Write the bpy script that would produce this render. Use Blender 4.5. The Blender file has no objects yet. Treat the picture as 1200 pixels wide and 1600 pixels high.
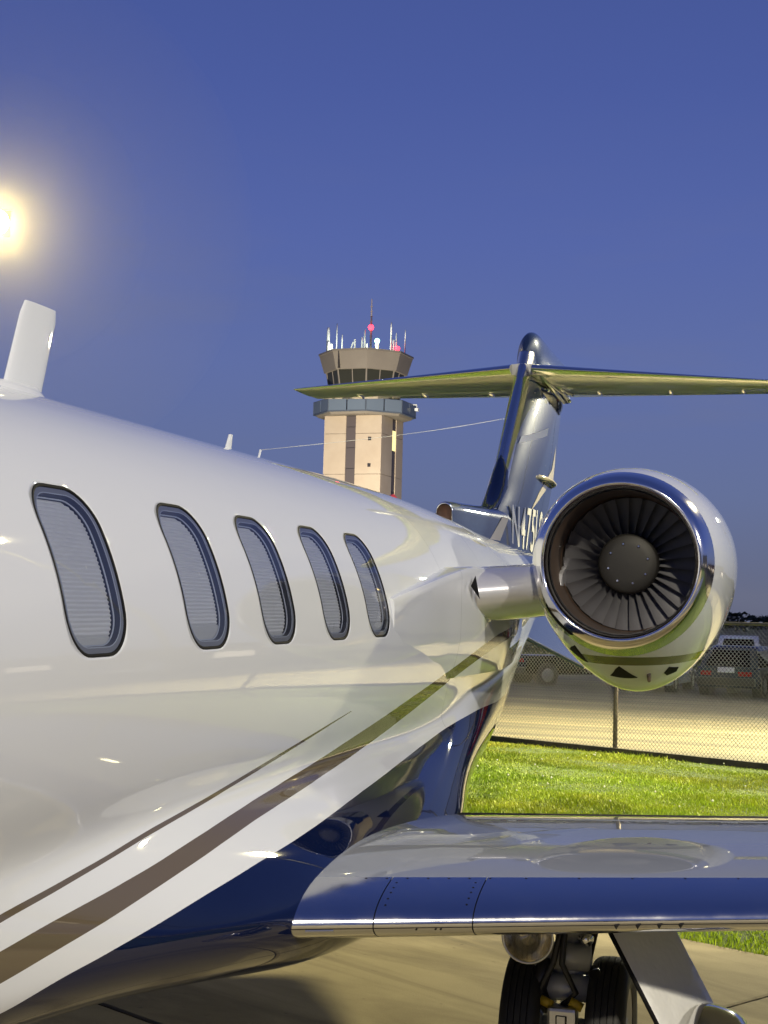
import bpy, bmesh, math, random
import numpy as np
from mathutils import Matrix, Vector
R_ = math.radians
sin, cos, pi = math.sin, math.cos, math.pi
rnd = random.Random(7)
S = bpy.context.scene
COL = S.collection

# ------------------------------------------------------------------ camera
TH, PI_, RO = R_(15.19), R_(3.78), R_(1.5)
CAMP = Vector((2.5, 0, 1.75))
F = Vector((-sin(TH)*cos(PI_), cos(TH)*cos(PI_), sin(PI_)))
R0 = Vector((cos(TH), sin(TH), 0)); U0 = R0.cross(F)
RR = R0*cos(RO) + U0*sin(RO); UU = U0*cos(RO) - R0*sin(RO)
cd = bpy.data.cameras.new('camera'); cam = bpy.data.objects.new('camera', cd); COL.objects.link(cam)
cd.sensor_fit = 'VERTICAL'; cd.sensor_height = 36; cd.sensor_width = 27; cd.lens = 2404/1600*36
cd.clip_start = .05; cd.clip_end = 6000
cam.matrix_world = Matrix(((RR.x, UU.x, -F.x, CAMP.x), (RR.y, UU.y, -F.y, CAMP.y), (RR.z, UU.z, -F.z, CAMP.z), (0, 0, 0, 1)))
S.camera = cam

# ------------------------------------------------------------------ view / world
S.view_settings.view_transform = 'Standard'; S.view_settings.look = 'None'
S.view_settings.exposure = 0; S.view_settings.gamma = 1
S.view_settings.use_curve_mapping = False
S.render.engine = 'CYCLES'
S.cycles.use_denoising = True
S.cycles.max_bounces = 8; S.cycles.glossy_bounces = 4; S.cycles.transparent_max_bounces = 8; S.cycles.volume_bounces = 0
S.cycles.sample_clamp_indirect = 6; S.cycles.caustics_reflective = False; S.cycles.caustics_refractive = False
W = bpy.data.worlds.new('World'); S.world = W; W.use_nodes = True
nt = W.node_tree; nt.nodes.clear()
def wn(t, **k):
    n = nt.nodes.new(t)
    for a, b in k.items(): setattr(n, a, b)
    return n
out = wn('ShaderNodeOutputWorld'); bg = wn('ShaderNodeBackground'); tc = wn('ShaderNodeTexCoord'); sp = wn('ShaderNodeSeparateXYZ')
cr = wn('ShaderNodeValToRGB'); mr = wn('ShaderNodeMapRange')
nt.links.new(tc.outputs['Generated'], sp.inputs[0]); nt.links.new(sp.outputs['Z'], mr.inputs['Value'])
mr.inputs['From Min'].default_value = -0.05; mr.inputs['From Max'].default_value = 1
SKY = [(-.05, (.125, .135, .20)), (0., (.125, .135, .205)), (.03, (.130, .150, .245)), (.08, (.128, .165, .32)), (.16, (.115, .158, .375)), (.24, (.092, .135, .385)), (.33, (.070, .108, .345)), (.5, (.048, .078, .27)), (1., (.03, .05, .18))]
while len(cr.color_ramp.elements) < len(SKY): cr.color_ramp.elements.new(.5)
for e, (z, c) in zip(cr.color_ramp.elements, SKY):
    e.position = (z + .05)/1.05
for e, (z, c) in zip(cr.color_ramp.elements, SKY): e.color = (*c, 1)
# faint thin cloud
mpg = wn('ShaderNodeMapping'); mpg.inputs['Scale'].default_value = (2.2, 2.2, 11)
nz = wn('ShaderNodeTexNoise'); nz.inputs['Scale'].default_value = 2.3; nz.inputs['Detail'].default_value = 5
cr2 = wn('ShaderNodeValToRGB'); cr2.color_ramp.elements[0].position = .53; cr2.color_ramp.elements[1].position = .78
cr2.color_ramp.elements[0].color = (0, 0, 0, 1); cr2.color_ramp.elements[1].color = (.35, .35, .35, 1)
mx = wn('ShaderNodeMix', data_type='RGBA'); mx.inputs['B'].default_value = (.17, .18, .25, 1)
nt.links.new(tc.outputs['Generated'], mpg.inputs[0]); nt.links.new(mpg.outputs[0], nz.inputs['Vector']); nt.links.new(nz.outputs['Fac'], cr2.inputs[0])
fade = wn('ShaderNodeMapRange'); fade.inputs['From Min'].default_value = .32; fade.inputs['From Max'].default_value = .1
nt.links.new(sp.outputs['Z'], fade.inputs['Value'])
mm = wn('ShaderNodeMath', operation='MULTIPLY'); nt.links.new(cr2.outputs[0], mm.inputs[0]); nt.links.new(fade.outputs[0], mm.inputs[1])
nt.links.new(mr.outputs[0], cr.inputs[0]); nt.links.new(cr.outputs[0], mx.inputs['A']); nt.links.new(mm.outputs[0], mx.inputs['Factor'])
nt.links.new(mx.outputs['Result'], bg.inputs['Color']); bg.inputs['Strength'].default_value = 1.0
nt.links.new(bg.outputs[0], out.inputs['Surface'])

# ------------------------------------------------------------------ helpers
def tag(o, label=None, cat=None, group=None, kind=None):
    for k, v in (('label', label), ('category', cat), ('group', group), ('kind', kind)):
        if v: o[k] = v
    return o
def empty(name, loc=(0, 0, 0), rz=0):
    o = bpy.data.objects.new(name, None); COL.objects.link(o); o.location = loc; o.rotation_euler = (0, 0, rz); o.empty_display_size = .2
    return o
def mesh(name, v, f, m=None, parent=None, smooth=False, loc=(0, 0, 0), mi=None):
    me = bpy.data.meshes.new(name)
    me.from_pydata([tuple(map(float, p)) for p in v], [], [tuple(map(int, q)) for q in f])
    ms = m if isinstance(m, (list, tuple)) else [m]
    for x in ms:
        if x: me.materials.append(x)
    if mi is not None: me.polygons.foreach_set('material_index', mi)
    if smooth: me.polygons.foreach_set('use_smooth', [True]*len(me.polygons))
    me.update()
    o = bpy.data.objects.new(name, me); COL.objects.link(o); o.location = loc
    if parent: o.parent = parent
    return o
class MB:
    def __init__(s): s.v = []; s.f = []
    def add(s, v, f):
        n = len(s.v); s.v += [tuple(p) for p in v]; s.f += [tuple(i+n for i in q) for q in f]; return s
    def box(s, x0, x1, y0, y1, z0, z1, M=None):
        v = [Vector(p) for p in ((x0,y0,z0),(x1,y0,z0),(x1,y1,z0),(x0,y1,z0),(x0,y0,z1),(x1,y0,z1),(x1,y1,z1),(x0,y1,z1))]
        if M is not None: v = [M @ p for p in v]
        return s.add(v, [(0,3,2,1),(4,5,6,7),(0,1,5,4),(1,2,6,5),(2,3,7,6),(3,0,4,7)])
    def tube(s, pts, r, n=8, cap=True):
        pts = [Vector(p) for p in pts]; rs = r if isinstance(r, (list, tuple)) else [r]*len(pts)
        rings = []; up = None
        for i, p in enumerate(pts):
            d = (pts[min(i+1, len(pts)-1)] - pts[max(i-1, 0)]).normalized()
            if up is None: up = Vector((0, 0, 1)) if abs(d.z) < .9 else Vector((1, 0, 0))
            a = d.cross(up).normalized(); b = a.cross(d).normalized(); up = b
            rings.append([p + (a*cos(2*pi*k/n) + b*sin(2*pi*k/n))*rs[i] for k in range(n)])
        return s.loft(rings, cap)
    def loft(s, rings, cap=True, closed=True):
        n = len(rings[0]); v = [p for r in rings for p in r]; f = []
        for i in range(len(rings)-1):
            for k in range(n if closed else n-1):
                k2 = (k+1) % n
                f.append((i*n+k, i*n+k2, (i+1)*n+k2, (i+1)*n+k))
        if cap: f.append(tuple(range(n-1, -1, -1))); f.append(tuple((len(rings)-1)*n+k for k in range(n)))
        return s.add(v, f)
    def disc(s, c, ax, r, n=24, dome=0):
        c = Vector(c); ax = Vector(ax).normalized(); u = ax.orthogonal().normalized(); w = ax.cross(u)
        v = [c + ax*dome] + [c + (u*cos(2*pi*k/n) + w*sin(2*pi*k/n))*r for k in range(n)]
        return s.add(v, [(0, 1+k, 1+(k+1) % n) for k in range(n)])
    def build(s, name, m=None, parent=None, smooth=False, loc=(0, 0, 0)):
        return mesh(name, s.v, s.f, m, parent, smooth, loc)
def lathe(mb, prof, axis_o, ax, n=64, close=False):
    """prof: list of (t along axis, radius)"""
    o = Vector(axis_o); ax = Vector(ax).normalized(); u = ax.orthogonal().normalized(); w = ax.cross(u)
    rings = [[o + ax*t + (u*cos(2*pi*k/n) + w*sin(2*pi*k/n))*r for k in range(n)] for t, r in prof]
    if close: rings.append(rings[0])
    return mb.loft(rings, cap=False)
def fixn(o):
    bm = bmesh.new(); bm.from_mesh(o.data); bmesh.ops.recalc_face_normals(bm, faces=bm.faces); bm.to_mesh(o.data); bm.free(); return o
def bevel(o, w=.01, seg=2):
    m = o.modifiers.new('bevel', 'BEVEL'); m.width = w; m.segments = seg; m.limit_method = 'ANGLE'; return o
def auto(o, ang=35):
    me = o.data
    me.polygons.foreach_set('use_smooth', [True]*len(me.polygons))
    bm = bmesh.new(); bm.from_mesh(me)
    for e in bm.edges:
        if len(e.link_faces) == 2 and e.calc_face_angle(0) > R_(ang): e.smooth = False
    bm.to_mesh(me); bm.free(); return o

# ------------------------------------------------------------------ materials
def P(name, col, rough=.5, metal=0, coat=0, spec=.5, emit=None, es=0, **k):
    m = bpy.data.materials.new(name); m.use_nodes = True
    b = m.node_tree.nodes['Principled BSDF']
    b.inputs['Base Color'].default_value = (*col, 1); b.inputs['Roughness'].default_value = rough; b.inputs['Metallic'].default_value = metal
    b.inputs['Coat Weight'].default_value = coat; b.inputs['Coat Roughness'].default_value = k.get('cr', .02); b.inputs['Specular IOR Level'].default_value = spec if not coat else 0
    if emit: b.inputs['Emission Color'].default_value = (*emit, 1); b.inputs['Emission Strength'].default_value = es
    return m
def nodes(m): return m.node_tree, m.node_tree.nodes['Principled BSDF']
def mathn(t, op, a=None, b=None, c=None):
    n = t.nodes.new('ShaderNodeMath'); n.operation = op
    for i, x in enumerate((a, b, c)):
        if x is None: continue
        if isinstance(x, (int, float)): n.inputs[i].default_value = x
        else: t.links.new(x, n.inputs[i])
    return n.outputs[0]
def noise(t, scale, detail=4, rough=.5, vec=None, dist=0):
    n = t.nodes.new('ShaderNodeTexNoise'); n.inputs['Scale'].default_value = scale; n.inputs['Detail'].default_value = detail
    n.inputs['Roughness'].default_value = rough; n.inputs['Distortion'].default_value = dist
    if vec is not None: t.links.new(vec, n.inputs['Vector'])
    return n.outputs['Fac']
def objvec(t, scale=(1, 1, 1)):
    c = t.nodes.new('ShaderNodeTexCoord'); m = t.nodes.new('ShaderNodeMapping'); m.inputs['Scale'].default_value = scale
    t.links.new(c.outputs['Object'], m.inputs[0]); return m.outputs[0]
def ramp(t, fac, stops):
    r = t.nodes.new('ShaderNodeValToRGB')
    while len(r.color_ramp.elements) < len(stops): r.color_ramp.elements.new(.5)
    for e, (p, c) in zip(r.color_ramp.elements, stops): e.position = p
    for e, (p, c) in zip(r.color_ramp.elements, stops): e.color = (*c, 1) if len(c) == 3 else c
    t.links.new(fac, r.inputs[0]); return r.outputs[0]
def mix(t, fac, a, b, mode='MIX'):
    n = t.nodes.new('ShaderNodeMix'); n.data_type = 'RGBA'; n.blend_type = mode
    for k, x in (('Factor', fac), ('A', a), ('B', b)):
        i = n.inputs[k]
        if isinstance(x, (int, float)): i.default_value = x
        elif isinstance(x, tuple): i.default_value = (*x, 1)
        else: t.links.new(x, i)
    return n.outputs['Result']
def bump(t, b, h, strength=.2, dist=.01, coat=False):
    n = t.nodes.new('ShaderNodeBump'); n.inputs['Strength'].default_value = strength; n.inputs['Distance'].default_value = dist
    t.links.new(h, n.inputs['Height']); t.links.new(n.outputs[0], b.inputs['Normal'])
    if coat: t.links.new(n.outputs[0], b.inputs['Coat Normal'])
def noisy(name, c0, c1, scale, rough=.8, detail=6, bs=.3, bd=.01, **k):
    m = P(name, c0, rough, **k); t, b = nodes(m); v = objvec(t)
    f = noise(t, scale, detail, .6, v)
    t.links.new(ramp(t, f, [(.35, c0), (.68, c1)]), b.inputs['Base Color'])
    if bs: bump(t, b, noise(t, scale*4, 5, .6, v), bs, bd)
    return m

WHITE = (.64, .665, .70); NAVY = (.003, .007, .034); TAUPE = (.115, .092, .062); BEIGE = (.55, .50, .40)
M = {}
M['white'] = P('white gloss paint', WHITE, .55, coat=1)
t, b = nodes(M['white']); bump(t, b, noise(t, 2.2, 2, .5, objvec(t)), .02, .02, True)
M['navy'] = P('navy gloss paint', NAVY, .55, coat=1)
t, b = nodes(M['navy']); bump(t, b, noise(t, 3.0, 2, .5, objvec(t)), .03, .02, True)
M['navyfin'] = P('navy metallic paint', (.016, .028, .075), .32, metal=.14, coat=1)
t, b = nodes(M['navyfin']); bump(t, b, noise(t, 4, 2, .5, objvec(t, (1, 1, .35))), .022, .03, True)
M['taupe'] = P('taupe paint', TAUPE, .3, coat=1)
M['beige'] = P('beige paint', BEIGE, .3, coat=1)
M['alu'] = P('polished aluminium', (.66, .66, .66), .13, metal=1)
t, b = nodes(M['alu']); v = objvec(t); f = noise(t, 9, 5, .6, v); t.links.new(ramp(t, f, [(.3, (.10,)*3), (.75, (.2,)*3)]), b.inputs['Roughness']); bump(t, b, noise(t, 3, 3, .5, v), .02, .01)
M['alu2'] = P('brushed aluminium', (.62, .62, .63), .3, metal=1)
M['chrome'] = P('chrome', (.85, .85, .86), .05, metal=1)
M['dark'] = P('dark metal', (.035, .034, .036), .38, metal=.7)
M['black'] = P('black rubber seal', (.008, .008, .009), .7, spec=.1)
M['blade'] = P('titanium fan blade', (.34, .34, .38), .36, metal=.6)
t, b = nodes(M['blade']); v = objvec(t, (1, 1, 1)); t.links.new(ramp(t, noise(t, 30, 5, .7, v), [(.3, (.28,)*3), (.8, (.5,)*3)]), b.inputs['Roughness'])
M['duct'] = P('inlet liner', (.09, .06, .045), .4, metal=.4)
t, b = nodes(M['duct']); v = objvec(t); t.links.new(ramp(t, noise(t, 6, 6, .6, v), [(.35, (.075, .055, .045)), (.75, (.15, .10, .07))]), b.inputs['Base Color'])
M['spinner'] = P('spinner black', (.012, .011, .010), .55)
M['ring'] = P('window retainer', (.25, .265, .31), .5, spec=.2)
M['reveal'] = P('window reveal', (.06, .066, .095), .4)
M['shade'] = P('pleated shade', (.72, .74, .78), .75)
M['sill'] = P('window sill', (.56, .58, .60), .6)
M['bead'] = P('window bead', (.50, .55, .66), .25, coat=.4)
def glassmat(name, tint, ior=1.5, rough=.01):
    m = bpy.data.materials.new(name); m.use_nodes = True; t = m.node_tree; t.nodes.clear()
    o = t.nodes.new('ShaderNodeOutputMaterial'); mxs = t.nodes.new('ShaderNodeMixShader'); tr = t.nodes.new('ShaderNodeBsdfTransparent')
    gl = t.nodes.new('ShaderNodeBsdfGlossy'); fr = t.nodes.new('ShaderNodeFresnel')
    tr.inputs[0].default_value = (*tint, 1); gl.inputs['Roughness'].default_value = rough; fr.inputs[0].default_value = ior
    t.links.new(fr.outputs[0], mxs.inputs[0]); t.links.new(tr.outputs[0], mxs.inputs[1]); t.links.new(gl.outputs[0], mxs.inputs[2]); t.links.new(mxs.outputs[0], o.inputs['Surface'])
    return m
M['glass'] = glassmat('stretched acrylic pane', (.93, .95, .98), 1.5)
M['lensglass'] = glassmat('lamp glass', (.9, .9, .88), 1.5)
M['rubber'] = P('tyre rubber', (.012, .012, .013), .62)
t, b = nodes(M['rubber']); bump(t, b, noise(t, 60, 3, .6, objvec(t)), .3, .003)
M['gear'] = P('grey gear paint', (.48, .49, .49), .4, metal=.2, coat=.3)
M['hose'] = P('black hose', (.012, .012, .013), .4)
M['yellow'] = P('yellow tie', (.55, .38, .02), .5)
M['decal'] = P('white lettering', (.78, .78, .76), .3, coat=1)

# ------------------------------------------------------------------ ground frame
FX, FY = Vector((.857, -.515, 0)), Vector((.515, .857, 0))
def G(a, c, z=0): return FX*a + FY*c + Vector((0, 0, z))
GROT = math.atan2(FX.y, FX.x)
def slope(c):
    return 0 if c < 18 else (-.57*(c-18)/26 if c < 44 else -.57)
# apron slabs
conc = P('apron concrete', (.3, .28, .22), .85); t, b = nodes(conc)
c_ = t.nodes.new('ShaderNodeTexCoord'); g_ = t.nodes.new('ShaderNodeNewGeometry'); pos = g_.outputs['Position']
mp = t.nodes.new('ShaderNodeMapping'); mp.inputs['Rotation'].default_value = (0, 0, -GROT); t.links.new(pos, mp.inputs[0])
mp2 = t.nodes.new('ShaderNodeMapping'); mp2.inputs['Scale'].default_value = (.35, 1.6, 1); t.links.new(mp.outputs[0], mp2.inputs[0])
base = ramp(t, noise(t, .9, 8, .65, mp.outputs[0]), [(.3, (.37, .31, .175)), (.55, (.45, .38, .22)), (.75, (.52, .44, .27))])
stain = ramp(t, noise(t, 1.1, 7, .62, mp2.outputs[0], .8), [(.46, (1, 1, 1)), (.58, (.62, .6, .58)), (.66, (.36, .35, .34)), (.74, (.8, .8, .78))])
spots = ramp(t, noise(t, 14, 3, .5, mp.outputs[0]), [(.22, (.35, .33, .3)), (.30, (1, 1, 1))])
fine = ramp(t, noise(t, 160, 3, .7, pos), [(.3, (.8, .8, .8)), (.7, (1.12, 1.12, 1.12))])
t.links.new(mix(t, 1., mix(t, .8, mix(t, .75, base, stain, 'MULTIPLY'), spots, 'MULTIPLY'), fine, 'MULTIPLY'), b.inputs['Base Color'])
bump(t, b, noise(t, 120, 5, .7, pos), .5, .004)
joint = P('joint sealant', (.03, .028, .025), .8)
apron = MB().add([G(-45, -45, -.012), G(60, -45, -.012), G(60, 8.5, -.012), G(-45, 8.5, -.012)], [(0, 1, 2, 3)]).build('apron', joint)
tag(apron, kind='structure')
slabmesh = {}
rows = [(8.53, 5.22)] + [(5.22 - 4.57*k, .65 - 4.57*k) for k in range(9)]
for (c1, c0) in rows:
    L = c1 - c0
    for k in range(-7, 9):
        key = round(L, 2)
        if key not in slabmesh:
            mb = MB(); h = .008; e = .012
            a0, a1, b0, b1 = h, 4.57-h, h, L-h
            v = [(a0, b0, -.15), (a1, b0, -.15), (a1, b1, -.15), (a0, b1, -.15), (a0, b0, -e/2), (a1, b0, -e/2), (a1, b1, -e/2), (a0, b1, -e/2),
                 (a0+e, b0+e, 0), (a1-e, b0+e, 0), (a1-e, b1-e, 0), (a0+e, b1-e, 0)]
            mb.add(v, [(0, 1, 5, 4), (1, 2, 6, 5), (2, 3, 7, 6), (3, 0, 4, 7), (4, 5, 9, 8), (5, 6, 10, 9), (6, 7, 11, 10), (7, 4, 8, 11), (8, 9, 10, 11)])
            o = mb.build('concrete_slab', conc, apron); slabmesh[key] = o.data
        else:
            o = bpy.data.objects.new('concrete_slab', slabmesh[key]); COL.objects.link(o); o.parent = apron
        o.location = G(k*4.57 - 1.9, c0, 0); o.rotation_euler = (0, 0, GROT)
# wide ground
gm = noisy('far ground', (.05, .055, .03), (.10, .09, .05), .05, .95, bs=0)
tag(MB().add([(-3000, -3000, -.75), (3000, -3000, -.75), (3000, 4000, -.75), (-3000, 4000, -.75)], [(0, 1, 2, 3)]).build('ground', gm), kind='structure')
apron2 = P('old asphalt apron', (.12, .115, .10), .85)
tag(MB().add([G(-200, -160, -.03), G(200, -160, -.03), G(200, -40, -.03), G(-200, -40, -.03)], [(0, 1, 2, 3)]).build('taxiway', apron2), kind='structure')
# lawn
soil = noisy('lawn soil', (.045, .075, .012), (.075, .12, .02), 1.2, .95)
lawn = MB().add([G(-60, 8.53, -.015), G(90, 8.53, -.015), G(90, 18.0, -.0), G(-60, 18.0, -.0)], [(0, 1, 2, 3)]).build('lawn', soil); tag(lawn, kind='structure')
# parking lot
pk = P('parking lot asphalt', (.17, .16, .13), .75); t, b = nodes(pk)
g_ = t.nodes.new('ShaderNodeNewGeometry'); mp = t.nodes.new('ShaderNodeMapping'); mp.inputs['Rotation'].default_value = (0, 0, -GROT + .10); mp.inputs['Scale'].default_value = (.06, 1.3, 1); t.links.new(g_.outputs['Position'], mp.inputs[0])
mpb = t.nodes.new('ShaderNodeMapping'); mpb.inputs['Rotation'].default_value = (0, 0, -GROT - .03); mpb.inputs['Scale'].default_value = (.035, .9, 1); t.links.new(g_.outputs['Position'], mpb.inputs[0])
str1 = ramp(t, noise(t, 1., 4, .5, mp.outputs[0], .5), [(.42, (.052, .046, .028)), (.55, (.10, .087, .051)), (.62, (.06, .053, .033))])
str2 = ramp(t, noise(t, 1., 5, .55, mpb.outputs[0], .3), [(.5, (1, 1, 1)), (.555, (2.1, 2.0, 1.8)), (.60, (1., 1., 1.))])
bb = mix(t, 1., str1, str2, 'MULTIPLY')
bb = mix(t, 1., bb, ramp(t, noise(t, .25, 5, .6, g_.outputs['Position']), [(.3, (.75,)*3), (.7, (1.3,)*3)]), 'MULTIPLY')
t.links.new(bb, b.inputs['Base Color']); bump(t, b, noise(t, 60, 4, .7, g_.outputs['Position']), .4, .006)
v = []; f = []
cs = [17.9, 18.6, 22, 26, 31, 37, 44, 60, 110]
for c in cs: v += [G(-90, c, slope(c) - .012), G(110, c, slope(c) - .012)]
f = [(2*i, 2*i+1, 2*i+3, 2*i+2) for i in range(len(cs)-1)]
tag(mesh('parking_lot', v, f, pk), kind='structure')

# ------------------------------------------------------------------ grass
gr = P('grass blade', (.10, .17, .02), .6); t, b = nodes(gr)
g_ = t.nodes.new('ShaderNodeNewGeometry'); fac = noise(t, .9, 3, .6, g_.outputs['Position'])
dry = ramp(t, noise(t, .33, 4, .65, g_.outputs['Position']), [(.42, (1, 1, 1)), (.62, (1.25, .98, 1.2)), (.74, (.80, .88, .9))])
cc = ramp(t, fac, [(.3, (.25, .38, .006)), (.6, (.34, .46, .010)), (.8, (.46, .50, .04))])
ri = ramp(t, g_.outputs['Random Per Island'], [(0, (.55, .6, .5)), (.5, (1, 1, 1)), (.93, (1.3, 1.3, 1.1)), (1, (2.2, 1.9, 1.6))])
t.links.new(mix(t, 1., mix(t, 1., cc, dry, 'MULTIPLY'), ri, 'MULTIPLY'), b.inputs['Base Color'])
rs = np.random.RandomState(3)
def grassfield(regions):
    V = []; n = 0
    for (a0, a1, c0, c1, dens, h0, h1) in regions:
        N = int((a1-a0)*(c1-c0)*dens)
        a = rs.uniform(a0, a1, N); c = rs.uniform(c0, c1, N)
        # tufts
        k = rs.randint(0, 5, N) > 1; ta = np.round(a*9)/9 + rs.normal(0, .03, N); tcc = np.round(c*9 + .5*np.sin(a*40))/9 + rs.normal(0, .03, N)
        a = np.where(k, ta, a); c = np.clip(np.where(k, tcc, c), c0, c1)
        x = FX.x*a + FY.x*c; y = FX.y*a + FY.y*c
        lump = .75 + .5*np.sin(x*2.1 + 1.3*np.sin(y*1.7))*np.sin(y*2.6 + x)
        h = rs.uniform(h0, h1, N)*np.clip(lump, .45, 1.4); an = rs.uniform(0, 2*pi, N); w = rs.uniform(.002, .0045, N)
        le = rs.uniform(.1, .9, N)*h; la = rs.uniform(0, 2*pi, N)
        dx, dy = np.cos(an)*w, np.sin(an)*w; lx, ly = np.cos(la)*le, np.sin(la)*le
        z = np.zeros(N) - .012
        q = np.stack([np.stack([x-dx, y-dy, z], 1), np.stack([x+dx, y+dy, z], 1), np.stack([x+dx*.8+lx*.4, y+dy*.8+ly*.4, z+h*.65], 1), np.stack([x-dx*.8+lx*.4, y-dy*.8+ly*.4, z+h*.65], 1), np.stack([x+lx, y+ly, z+h], 1)], 1)
        V.append(q.reshape(-1, 3)); n += N
    V = np.concatenate(V)
    me = bpy.data.meshes.new('grass'); me.vertices.add(len(V)); me.vertices.foreach_set('co', V.ravel())
    base = np.arange(n)*5
    loops = np.concatenate([base[:, None] + np.array([0, 1, 2, 3]), base[:, None] + np.array([3, 2, 4])], 1).ravel()
    starts = np.stack([np.arange(n)*7, np.arange(n)*7 + 4], 1).ravel()
    me.loops.add(len(loops)); me.loops.foreach_set('vertex_index', loops.astype(np.int32))
    me.polygons.add(len(starts)); me.polygons.foreach_set('loop_start', starts.astype(np.int32))
    me.materials.append(gr); me.update(calc_edges=True); me.validate()
    o = bpy.data.objects.new('grass', me); COL.objects.link(o); return o
go = grassfield([(-13, -5, 11, 17.5, 4200, .018, .05), (-8, 4, 8.5, 9.6, 2500, .02, .055), (-14, 0, 17.42, 17.52, 1500, .03, .08)])
tag(go, 'short bright green grass strip between apron and chain-link fence', 'grass', kind='stuff')

# white clover heads in the lawn
cm = P('clover flower', (.75, .74, .62), .8); g = MB()
for i in range(90):
    p = G(rnd.uniform(-13, -6), rnd.uniform(11, 17.3), rnd.uniform(.035, .06)); r_ = rnd.uniform(.008, .015)
    g.add([p+Vector((r_, 0, 0)), p+Vector((0, r_, 0)), p+Vector((-r_, 0, 0)), p+Vector((0, -r_, 0)), p+Vector((0, 0, r_)), p+Vector((0, 0, -r_))], [(0, 1, 4), (1, 2, 4), (2, 3, 4), (3, 0, 4), (1, 0, 5), (2, 1, 5), (3, 2, 5), (0, 3, 5)])
tag(g.build('clover_flowers', cm), 'tiny white clover heads scattered in the grass strip', 'flowers', kind='stuff')

# ------------------------------------------------------------------ fence
galv = P('galvanised wire', (.05, .047, .04), .6)
postm = P('weathered steel post', (.13, .10, .085), .55, metal=.3)
FC = 17.57; FH = 1.74
fr = empty('chain_link_fence', G(-10.43, FC)); fr.rotation_euler = (0, 0, GROT)
tag(fr, 'tall chain-link fence with dark steel post between the grass strip and the parking lot', 'fence')
mb = MB(); wr = .0034; dd = .0285
def wires(mb, x0, x1):
    n = int((x1-x0)/(2*dd)); nz_ = int((FH-.05)/dd)
    for i in range(n):
        for s in (1, -1):
            xs = x0 + i*2*dd
            pts = []
            for k in range(nz_+1):
                side = (k % 2)*dd*s
                pts.append((xs + dd*.5*0 + side, .004*s*(1 if k % 2 else -1), .03 + k*dd))
            # three sided wire following the zig-zag
            base = len(mb.v)
            for (x, y, z) in pts:
                mb.v += [(x-wr*1.3, y, z), (x+wr*1.3, y-wr, z), (x, y+wr*1.3, z)]
            for k in range(nz_):
                a = base + 3*k
                for j in range(3):
                    j2 = (j+1) % 3; mb.f.append((a+j, a+j2, a+3+j2, a+3+j))
wires(mb, -7, 12)
wm = mb.build('wire_mesh', galv, fr); tag(wm, kind='stuff')
x = -15.
pp = None
for k in range(11):
    px = 3.05*k - 6.1*2
    if pp is None:
        m1 = MB().tube([(0, .04, -.3), (0, .04, FH+.03)], .03, 14); m1.disc((0, .04, FH+.03), (0, 0, 1), .034, 14, .02)
        o = fixn(m1.build('post', postm, fr, True)); pp = o.data
    else:
        o = bpy.data.objects.new('post', pp); COL.objects.link(o); o.parent = fr
    o.location = (px + .05, 0, 0)
MB().tube([(-12.2, .04, FH), (18.3, .04, FH)], .021, 10).build('top_rail', galv, fr, True)
MB().tube([(-12.2, .0, .05), (18.3, .0, .05)], .004, 6).build('tension_wire', galv, fr, True)
curb = noisy('dark edging', (.02, .017, .012), (.05, .042, .03), 6)
tag(MB().box(-12.4, 18.6, -.03, .10, -.1, .075).build('mowing_strip', curb, fr))

# ------------------------------------------------------------------ far treeline
tl = P('distant foliage', (.03, .038, .02), .9)
def treeline(name, pts, h0, h1, dens, sz, seed):
    r = np.random.RandomState(seed); V = []; Fc = []
    for (p, q) in zip(pts[:-1], pts[1:]):
        L = math.dist(p, q); N = int(L*dens)
        s = r.uniform(0, 1, N); x = p[0] + (q[0]-p[0])*s + r.normal(0, 3, N); y = p[1] + (q[1]-p[1])*s + r.normal(0, 3, N)
        top = h0 + (h1-h0)*(.5 + .25*np.sin(x*.11 + 2*np.sin(x*.031)) + .15*np.sin(x*.37) + .1*np.sin(x*.9)) 
        z = -.75 + top*np.sqrt(r.uniform(0, 1, N))
        for i in range(N):
            d = r.normal(0, 1, (3, 3))*sz; n = len(V)
            V += [(x[i]+d[k, 0], y[i]+d[k, 1], z[i]+d[k, 2]*.6) for k in range(3)]; Fc.append((n, n+1, n+2))
    return mesh(name, V, Fc, tl)
tr_ = treeline('tree_line', [(-190, 420), (60, 440), (260, 330), (420, 120)], 3.6, 6.6, 30, .75, 5)
tag(tr_, 'low dark line of distant trees along the horizon beyond the parking lot', 'trees', kind='stuff')

# ------------------------------------------------------------------ control tower
tw = empty('control_tower', (-39.69, 147.02, -.6), R_(-5.8))
tag(tw, 'tan concrete airport control tower with glass cab, blue catwalk and antennas on its roof', 'tower')
tanw = noisy('tan precast concrete', (.42, .34, .25), (.48, .40, .30), .35, .9, bs=.1)
strip = P('tower window strip', (.10, .085, .085), .35, coat=.3); mull = P('dark mullion', (.03, .027, .03), .5)
fas = noisy('taupe metal fascia', (.19, .165, .135), (.215, .19, .155), .5, .6, bs=0)
rail = P('blue grey catwalk panel', (.13, .165, .21), .35, coat=.4); railf = P('catwalk steel', (.08, .10, .13), .5); cabg = P('dark cab glazing', (.035, .036, .03), .12, coat=.5)
antw = P('white antenna', (.75, .76, .72), .5)
SH = 21.7                       # shaft height
hw, hd = 3.03, 3.03             # half width, half depth
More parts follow.
